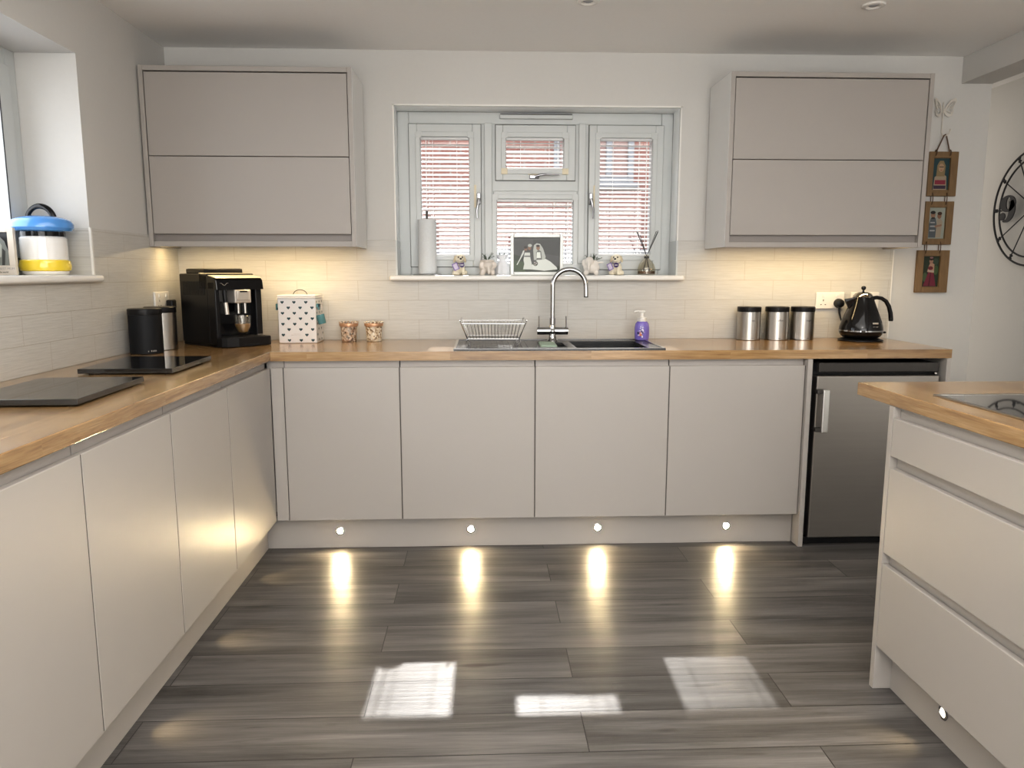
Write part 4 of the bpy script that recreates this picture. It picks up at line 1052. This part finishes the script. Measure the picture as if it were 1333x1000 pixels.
# ------------------------------------------------------------------ things on the left sill
t = thing('cookie_jar', 'white ceramic jar with a blue lid and black loop handle', 'jar', (-.705, -.372, 1.2413))
bm = newbm(); lathe(bm, [(0, 0), (.070, 0), (.076, .006), (.078, .03), (.077, .135), (.072, .141), (0, .141)], seg=48); obj('body', bm, mat('white_glaze', (.80, .78, .75), .12, coat=.5), t, local=True)
bm = newbm(); lathe(bm, [(.0775, .014), (.084, .018), (.087, .032), (.083, .052), (.0778, .056)], seg=48, cap=False); obj('yellow_band', bm, M['yellow'], t, local=True)
bm = newbm(); lathe(bm, [(.060, .1405), (.0735, .1405), (.0735, .158), (.060, .158)], seg=48, cap=False); obj('collar', bm, M['blackg'], t, local=True)
bm = newbm(); lathe(bm, [(0, .157), (.080, .157), (.096, .161), (.104, .172), (.104, .186), (.096, .200), (.075, .210), (.040, .216), (0, .217)], seg=48); ld = obj('lid', bm, M['blue'], t, local=True)
bm = newbm(); tube(bm, arc(-.003, 0, .200, .048, PI, 0, 18, 'xz', .052), .0085, 12, flat=1.3); obj('lid_handle', bm, M['blackg'], ld, local=True)
t = thing('photo_frame', 'cream box photo frame lettered THE BEST MUM on the left window sill', 'photo frame', (-.780, -.498, 1.2413))
bm = newbm(); FX0, FX1 = -.823, -.737
bx(bm, FX0, FX1, -.502, -.488, 1.2415, 1.276, .001); bx(bm, FX0, FX0+.012, -.502, -.488, 1.276, 1.408, .001); bx(bm, FX1-.021, FX1, -.502, -.488, 1.276, 1.408, .001); bx(bm, FX0+.012, FX1-.021, -.502, -.488, 1.392, 1.408, .001); bx(bm, FX0+.002, FX1-.002, -.4885, -.484, 1.243, 1.407)
obj('frame', bm, mat('cream_box_frame', (.62, .56, .49), .5), t)
sh = [(g(.02), rect(0, 0, .053, .116)), (g(.38), [(0, 0), (.045, 0), (.046, .05), (.035, .085), (.016, .105), (0, .11)]), (g(.5), [(0, .02), (.02, .03), (.025, .07), (.01, .095), (0, .095)]), (g(.2), [(.02, 0), (.03, 0), (.036, .05), (.026, .06)])]
picture('photo', sh, (FX0+.012, -.4895, 1.276), (1, 0, 0), (0, 0, 1), t)
bm = text_bm('THE BEST MUM', .0115, facing((-.780, -.5022, 1.264)), .0002); obj('lettering', bm, mat('grey_ink', (.35, .33, .33), .6), t)
bm2 = text_bm('in the world', .008, facing((-.784, -.5022, 1.252)), .0002); obj('lettering', bm2, M['gasket'], t)

# ------------------------------------------------------------------ butterfly hook and hanging frames on the back wall
t = thing('butterfly_hook', 'shabby white butterfly wall hook above the hanging frames', 'hook', (3.268, YB, 2.055))
bm = newbm()
wing = [(0, -.01), (.012, .018), (.030, .044), (.050, .052), (.054, .040), (.047, .015), (.040, .004), (.044, -.012), (.040, -.032), (.024, -.040), (.010, -.030)]
for s in (-1, 1):
    pts = [(3.258+s*(.002+a), YB-.004-.018*(a/.054), 2.067+b) for a, b in wing]
    c = Vector((0, 0, 0))
    for p in pts: c += Vector(p)
    c /= len(pts)
    inner = [c+(Vector(p)-c)*.70 for p in pts]
    O = [bm.verts.new(p) for p in pts]; I = [bm.verts.new(p) for p in inner]
    O2 = [bm.verts.new(Vector(p)-Vector((0, .002, 0))) for p in pts]; I2 = [bm.verts.new(Vector(p)-Vector((0, .002, 0))) for p in inner]
    n = len(pts)
    for i in range(n):
        j = (i+1) % n
        for q in ((O[i], O[j], I[j], I[i]), (O2[i], I2[i], I2[j], O2[j]), (O[i], O2[i], O2[j], O[j]), (I[i], I[j], I2[j], I2[i])): bm.faces.new(q)
    for k in (1, 3, 6, 8): tube(bm, [inner[k]-Vector((0, .001, 0)), c+(inner[(k+4) % n]-c)*.3-Vector((0, .001, 0))], .0016, 6)
    tube(bm, [inner[0], inner[3]], .0018, 6); tube(bm, [inner[0], inner[8]], .0018, 6); tube(bm, [inner[5], c], .0018, 6)
obj('butterfly', bm, M['shabby'], t)
bm = newbm(); tube(bm, [(3.258, YB-.007, 2.06), (3.258, YB-.006, 1.955), (3.262, YB-.012, 1.938), (3.272, YB-.026, 1.934), (3.282, YB-.034, 1.945), (3.285, YB-.036, 1.965)], [.003]*5+[.004], 8); tube(bm, [(3.258, YB-.006, 2.04), (3.258, YB-.006, 2.10)], .003, 8); obj('hook', bm, M['shabby'], t)

t = thing('hanging_photo_frames', 'chain of three brown wooden photo frames hanging from the butterfly hook', 'photo frame', (3.27, YB, 1.95))
bm = newbm(); tube(bm, [(3.232, YB-.016, 1.852), (3.262, YB-.024, 1.935), (3.2685, YB-.026, 1.941), (3.275, YB-.024, 1.935), (3.305, YB-.016, 1.852)], .0032, 6); obj('cord', bm, M['cord'], t)
def skin(): return (.62, .46, .37)
pw, ph = .070, .128; PS = 1.22
P1 = [((.12, .24, .26), rect(0, 0, pw, ph)), ((.62, .56, .48), [(.006, 0), (.064, 0), (.060, .055), (.045, .066), (.028, .066), (.010, .052)]), ((.50, .14, .22), rect(.012, .022, .058, .040)), ((.22, .16, .24), rect(.008, .004, .060, .018)), ((.52, .45, .32), [(.016, .055), (.052, .055), (.054, .098), (.044, .118), (.028, .118), (.018, .10)]), ((.66, .54, .44), ell(.036, .090, .012, .017)), ((.12, .1, .09), rect(.026, .092, .046, .095)), ((.55, .25, .25), ell(.036, .08, .004, .0015, 8))]
P2 = [((.58, .60, .56), rect(0, 0, pw, ph)), ((.30, .33, .35), [(.004, .004), (.034, .004), (.036, .06), (.030, .085), (.010, .086), (.003, .06)]), ((.62, .62, .62), [(.008, .03), (.030, .03), (.030, .036), (.008, .036)]), ((.62, .62, .62), [(.008, .048), (.030, .048), (.030, .054), (.008, .054)]), ((.62, .62, .62), [(.008, .064), (.028, .064), (.028, .069), (.008, .069)]), ((.55, .42, .34), ell(.018, .098, .010, .013)), ((.05, .04, .04), ell(.017, .108, .011, .007)), ((.05, .05, .05), rect(.012, .082, .026, .088)), ((.60, .55, .48), [(.034, .004), (.056, .004), (.060, .07), (.050, .084), (.036, .078)]), ((.50, .36, .28), ell(.045, .094, .009, .012)), ((.22, .12, .06), ell(.046, .104, .010, .007)), ((.55, .42, .34), [(.028, .045), (.058, .052), (.057, .060), (.028, .054)])]
P3 = [((.11, .17, .10), rect(0, 0, pw, ph)), ((.24, .32, .18), ell(.058, .07, .01, .02)), ((.27, .34, .22), ell(.012, .04, .01, .02)), ((.20, .26, .2), ell(.055, .105, .012, .014)), ((.42, .12, .20), [(.006, .002), (.062, .002), (.048, .062), (.026, .062)]), ((.30, .07, .13), [(.028, .002), (.036, .002), (.038, .06), (.034, .06)]), ((.66, .52, .44), [(.020, .062), (.050, .058), (.050, .094), (.040, .100), (.030, .098), (.024, .08)]), ((.40, .10, .15), ell(.034, .078, .011, .008)), ((.66, .60, .55), [(.024, .064), (.05, .060), (.05, .067), (.024, .071)]), ((.60, .46, .38), ell(.035, .108, .0085, .011)), ((.16, .09, .06), ell(.035, .117, .010, .007)), ((.55, .4, .4), ell(.035, .122, .008, .004))]
for (x0, x1, z0, z1), P, lab in (((3.199, 3.351, 1.637, 1.858), P1, 'top wooden frame with a girl in glasses'), ((3.199, 3.348, 1.393, 1.611), P2, 'middle wooden frame with a hugging couple'), ((3.178, 3.347, 1.147, 1.364), P3, 'bottom wooden frame with a girl in a pink skirt')):
    bm = newbm(); cx = (x0+x1)/2; cz = (z0+z1)/2
    cx -= .006; ix0, ix1, iz0, iz1 = cx-.044, cx+.044, cz-.0795, cz+.0795
    for b in ((x0, ix0, z0, z1), (ix1, x1, z0, z1), (ix0, ix1, z0, iz0), (ix0, ix1, iz1, z1)): bx(bm, b[0], b[1], YB-.020, YB-.003, b[2], b[3], .0015)
    bx(bm, ix0, ix1, YB-.010, YB-.004, iz0, iz1)
    f = obj('frame', bm, M['woodframe'], t); f['label'] = lab
    picture('photo', [(c_, [(a*PS, b*PS) for a, b in q]) for c_, q in P], (cx-.0427, YB-.0105, cz-.078), (1, 0, 0), (0, 0, 1), f)
bm = newbm()
for zt, za in ((1.637, 1.611), (1.393, 1.364)):
    for xx in (3.229, 3.303):
        xx -= .012 if zt < 1.5 else 0
        tube(bm, arc(xx, YB-.017, (zt+za)/2, .010, 0, 2*PI, 16, 'yz', .030)[:-1], .0022, 6, True)
for xx in (3.232, 3.305): tube(bm, arc(xx, YB-.017, 1.852, .009, 0, 2*PI, 14, 'yz', .014)[:-1], .0026, 6, True)
obj('wire_ring', bm, M['wire'], t)

# ------------------------------------------------------------------ skeleton wall clock on the right wall
CX, CYc, CZ, RO = XR-.036, .753, 1.601, .314
t = thing('wall_clock', 'large black iron skeleton wall clock showing the figure nine', 'clock', (XR, CYc, CZ))
# clock plane: reader looks towards +x; reader's right is -y
def ck(a, r): return (CX, CYc-r*math.cos(a), CZ+r*math.sin(a))
def circ(r, tr, n=72): 
    bm = newbm(); tube(bm, [ck(2*PI*i/n, r) for i in range(n)], tr, 10, True); return bm
obj('outer_ring', circ(RO, .0055), M['iron'], t)
obj('inner_ring', circ(RO-.046, .005), M['iron'], t)
obj('hub_ring', circ(.06, .004, 40), M['iron'], t)
A12 = [math.radians(d) for d in (0, 33, 62, 90, 118, 147, 180, 213, 242, 270, 298, 327)]
for k, a in enumerate(A12):
    if k % 3: obj('spoke', tube(newbm(), [ck(a, .06), ck(a, RO)], .003, 8), M['iron'], t)
for k, a in enumerate(A12):
    bm = newbm(); p = Vector(ck(a, RO-.016)); rad = Vector(ck(a, 1))-Vector(ck(a, 0)); tan = Vector((0, rad.z, -rad.y))
    for du, dv in ((0, 0), (.009, .006), (.009, -.006), (-.008, .005), (-.008, -.005)): ellipsoid(bm, p+rad*du+tan*dv, (.006, .006, .006), 10)
    tube(bm, [p+rad*.014, p-rad*.022], .003, 8)
    if k % 3 == 0: tube(bm, [p, Vector((XR-.001, p.y, p.z))], .003, 6)
    obj('clasp', bm, M['iron'], t)
# figures: bold old-style nine built up from its bowl, stem and ball terminal
bm = newbm()
def cpt(u, v): return (CX, CYc-u*K9, CZ+v*K9)
def band(outer, inner, th=.006):
    n = len(outer)
    v = [[bm.verts.new(Vector(cpt(*p))+Vector((s, 0, 0))) for p in L] for s in (-th/2, th/2) for L in (outer, inner)]
    for i in range(n-1):
        bm.faces.new((v[0][i], v[0][i+1], v[1][i+1], v[1][i])); bm.faces.new((v[2][i], v[3][i], v[3][i+1], v[2][i+1]))
        bm.faces.new((v[0][i], v[2][i], v[2][i+1], v[0][i+1])); bm.faces.new((v[1][i], v[1][i+1], v[3][i+1], v[3][i]))
    for i in (0, n-1): bm.faces.new((v[0][i], v[1][i], v[3][i], v[2][i]))
K9 = 1.16; c9, z9 = -.174, 0.005
E_ = lambda cx, cz, rx, rz, a0, a1, n=28: [(cx+rx*math.cos(a0+(a1-a0)*i/n), cz+rz*math.sin(a0+(a1-a0)*i/n)) for i in range(n+1)]
band(E_(c9, z9+.024, .054, .040, 0, 2*PI), E_(c9+.004, z9+.026, .016, .029, 0, 2*PI))
band(E_(c9-.006, z9-.002, .060, .064, .72, -PI*.62), E_(c9-.012, z9+.002, .026, .054, .6, -PI*.62))
nine = bm
for s in (-.003, .003): pass
lathe_b = newbm(); lathe(lathe_b, [(0, -.003), (.022, -.003), (.022, .003), (0, .003)], seg=24)
bmesh.ops.transform(lathe_b, matrix=Matrix.Translation(cpt(c9-.031, z9-.036)) @ Matrix.Rotation(PI/2, 4, 'Y'), verts=lathe_b.verts[:])
tmp = bpy.data.meshes.new('tmp'); lathe_b.to_mesh(tmp); lathe_b.free(); nine.from_mesh(tmp); bpy.data.meshes.remove(tmp)
obj('numeral', nine, M['iron'], t, recalc=True)
toclock = Matrix(((0, 0, -1, 0), (-1, 0, 0, 0), (0, 1, 0, 0), (0, 0, 0, 1)))
for txt, a in (('12', PI/2), ('3', 0), ('6', -PI/2)):
    obj('numeral', text_bm(txt, .13, Matrix.Translation(ck(a, .178)) @ toclock, .003, .004), M['iron'], t)
bm = newbm(); tube(bm, [ck(math.radians(60), -.02), ck(math.radians(60), .13)], .004, 8); tube(bm, [ck(math.radians(-50), -.03), ck(math.radians(-50), .17)], .0035, 8); obj('hand', bm, M['iron'], t)

# ------------------------------------------------------------------ ceiling downlights
for lx, lab in ((1.351, 'white recessed downlight in front of the window'), (2.512, 'white recessed downlight in front of the right wall cabinet')):
    t = thing('downlight', lab, 'ceiling light', (lx, -.108, CH), 0, 'recessed ceiling downlights')
    bm = newbm(); lathe(bm, [(.021, -.002), (.030, -.008), (.043, -.006), (.047, -.0005), (.021, -.0005)], seg=40, cap=False); obj('trim_ring', bm, M['white'], t, local=True)
    bm = newbm(); lathe(bm, [(0, -.004), (.014, -.0045), (.0205, -.001)], seg=30, cap=False); obj('lens', bm, M['ledoff'], t, local=True)

# ------------------------------------------------------------------ light
w = bpy.data.worlds.new('sky'); bpy.context.scene.world = w; w.use_nodes = True
nt = w.node_tree; bg = nt.nodes['Background']
tc = N(nt, 'ShaderNodeTexCoord'); sp = N(nt, 'ShaderNodeSeparateXYZ'); nt.links.new(tc.outputs['Generated'], sp.inputs[0])
nt.links.new(ramp(nt, sp.outputs[2], [(.0, (.95, .97, 1)), (.5, (.86, .92, 1))]), bg.inputs[0]); bg.inputs[1].default_value = 3.0
s = lampobj('sun', 'SUN', (1, 8, 7), 7.5, (1, .97, .93), angle=math.radians(.53))
sd = Vector((-.018, -1, -.92)).normalized(); s.rotation_euler = sd.to_track_quat('-Z', 'Y').to_euler()
# area lights added as fill, apart from the left window's daylight
lampobj('rear_fill', 'AREA', (1.4, -5.0, 1.35), 97, (1, .99, .975), shape='RECTANGLE', size=3.2, size_y=2.0, rot=(PI/2+.12, 0, 0))  # unseen fill added in front of the closed rear wall
lampobj('overhead_fill', 'AREA', (1.3, -2.2, 2.28), 48, (1, .97, .93), shape='RECTANGLE', size=2.6, size_y=2.2, rot=(0, 0, 0))  # broad overhead fill added; the modelled downlights give no light
lampobj('side_window_daylight', 'AREA', (-.99, -1.0, 1.66), 9, (.88, .93, 1), shape='RECTANGLE', size=.8, size_y=1.4, rot=(0, -PI/2, 0))

lampobj('right_fill', 'AREA', (3.85, -2.6, 1.25), 7, (1, .99, .97), shape='RECTANGLE', size=1.8, size_y=2.2, rot=(0, PI/2, 0))  # added fill to brighten the left doors; no window stands here
lampobj('upward_fill', 'AREA', (1.4, -3.6, 1.7), 70, (1, .97, .93), shape='DISK', size=.5, rot=(PI, 0, 0))  # added upward fill that lifts the ceiling; no fixture here

lampobj('adjoining_fill', 'AREA', (3.515, 1.95, 1.25), 7.5, (1, .92, .83), shape='RECTANGLE', size=2.0, size_y=2.0, rot=(0, -PI/2, 0))  # hidden fill added to brighten the wall behind the clock

# ------------------------------------------------------------------ camera
cam = bpy.data.cameras.new('camera'); co = bpy.data.objects.new('camera', cam); C.objects.link(co)
yaw, pitch = .0408, .1473
f = Vector((math.sin(yaw)*math.cos(pitch), math.cos(yaw)*math.cos(pitch), -math.sin(pitch)))
r = Vector((math.cos(yaw), -math.sin(yaw), 0)); u = r.cross(f)
co.matrix_world = Matrix(((r.x, u.x, -f.x, .9174), (r.y, u.y, -f.y, -3.2891), (r.z, u.z, -f.z, 1.2521), (0, 0, 0, 1)))
cam.sensor_fit = 'HORIZONTAL'; cam.sensor_width = 36; cam.lens = 981.72/1333*36; cam.clip_start = .05
sc = bpy.context.scene; sc.camera = co
sc.view_settings.view_transform = 'Standard'; sc.view_settings.look = 'None'; sc.view_settings.exposure = 0; sc.view_settings.gamma = .88
cy = sc.cycles
cy.use_denoising = True; cy.max_bounces = 10; cy.diffuse_bounces = 5; cy.glossy_bounces = 4; cy.transparent_max_bounces = 16
cy.sample_clamp_indirect = 6; cy.sample_clamp_direct = 0; cy.caustics_reflective = False; cy.caustics_refractive = False; cy.blur_glossy = .5
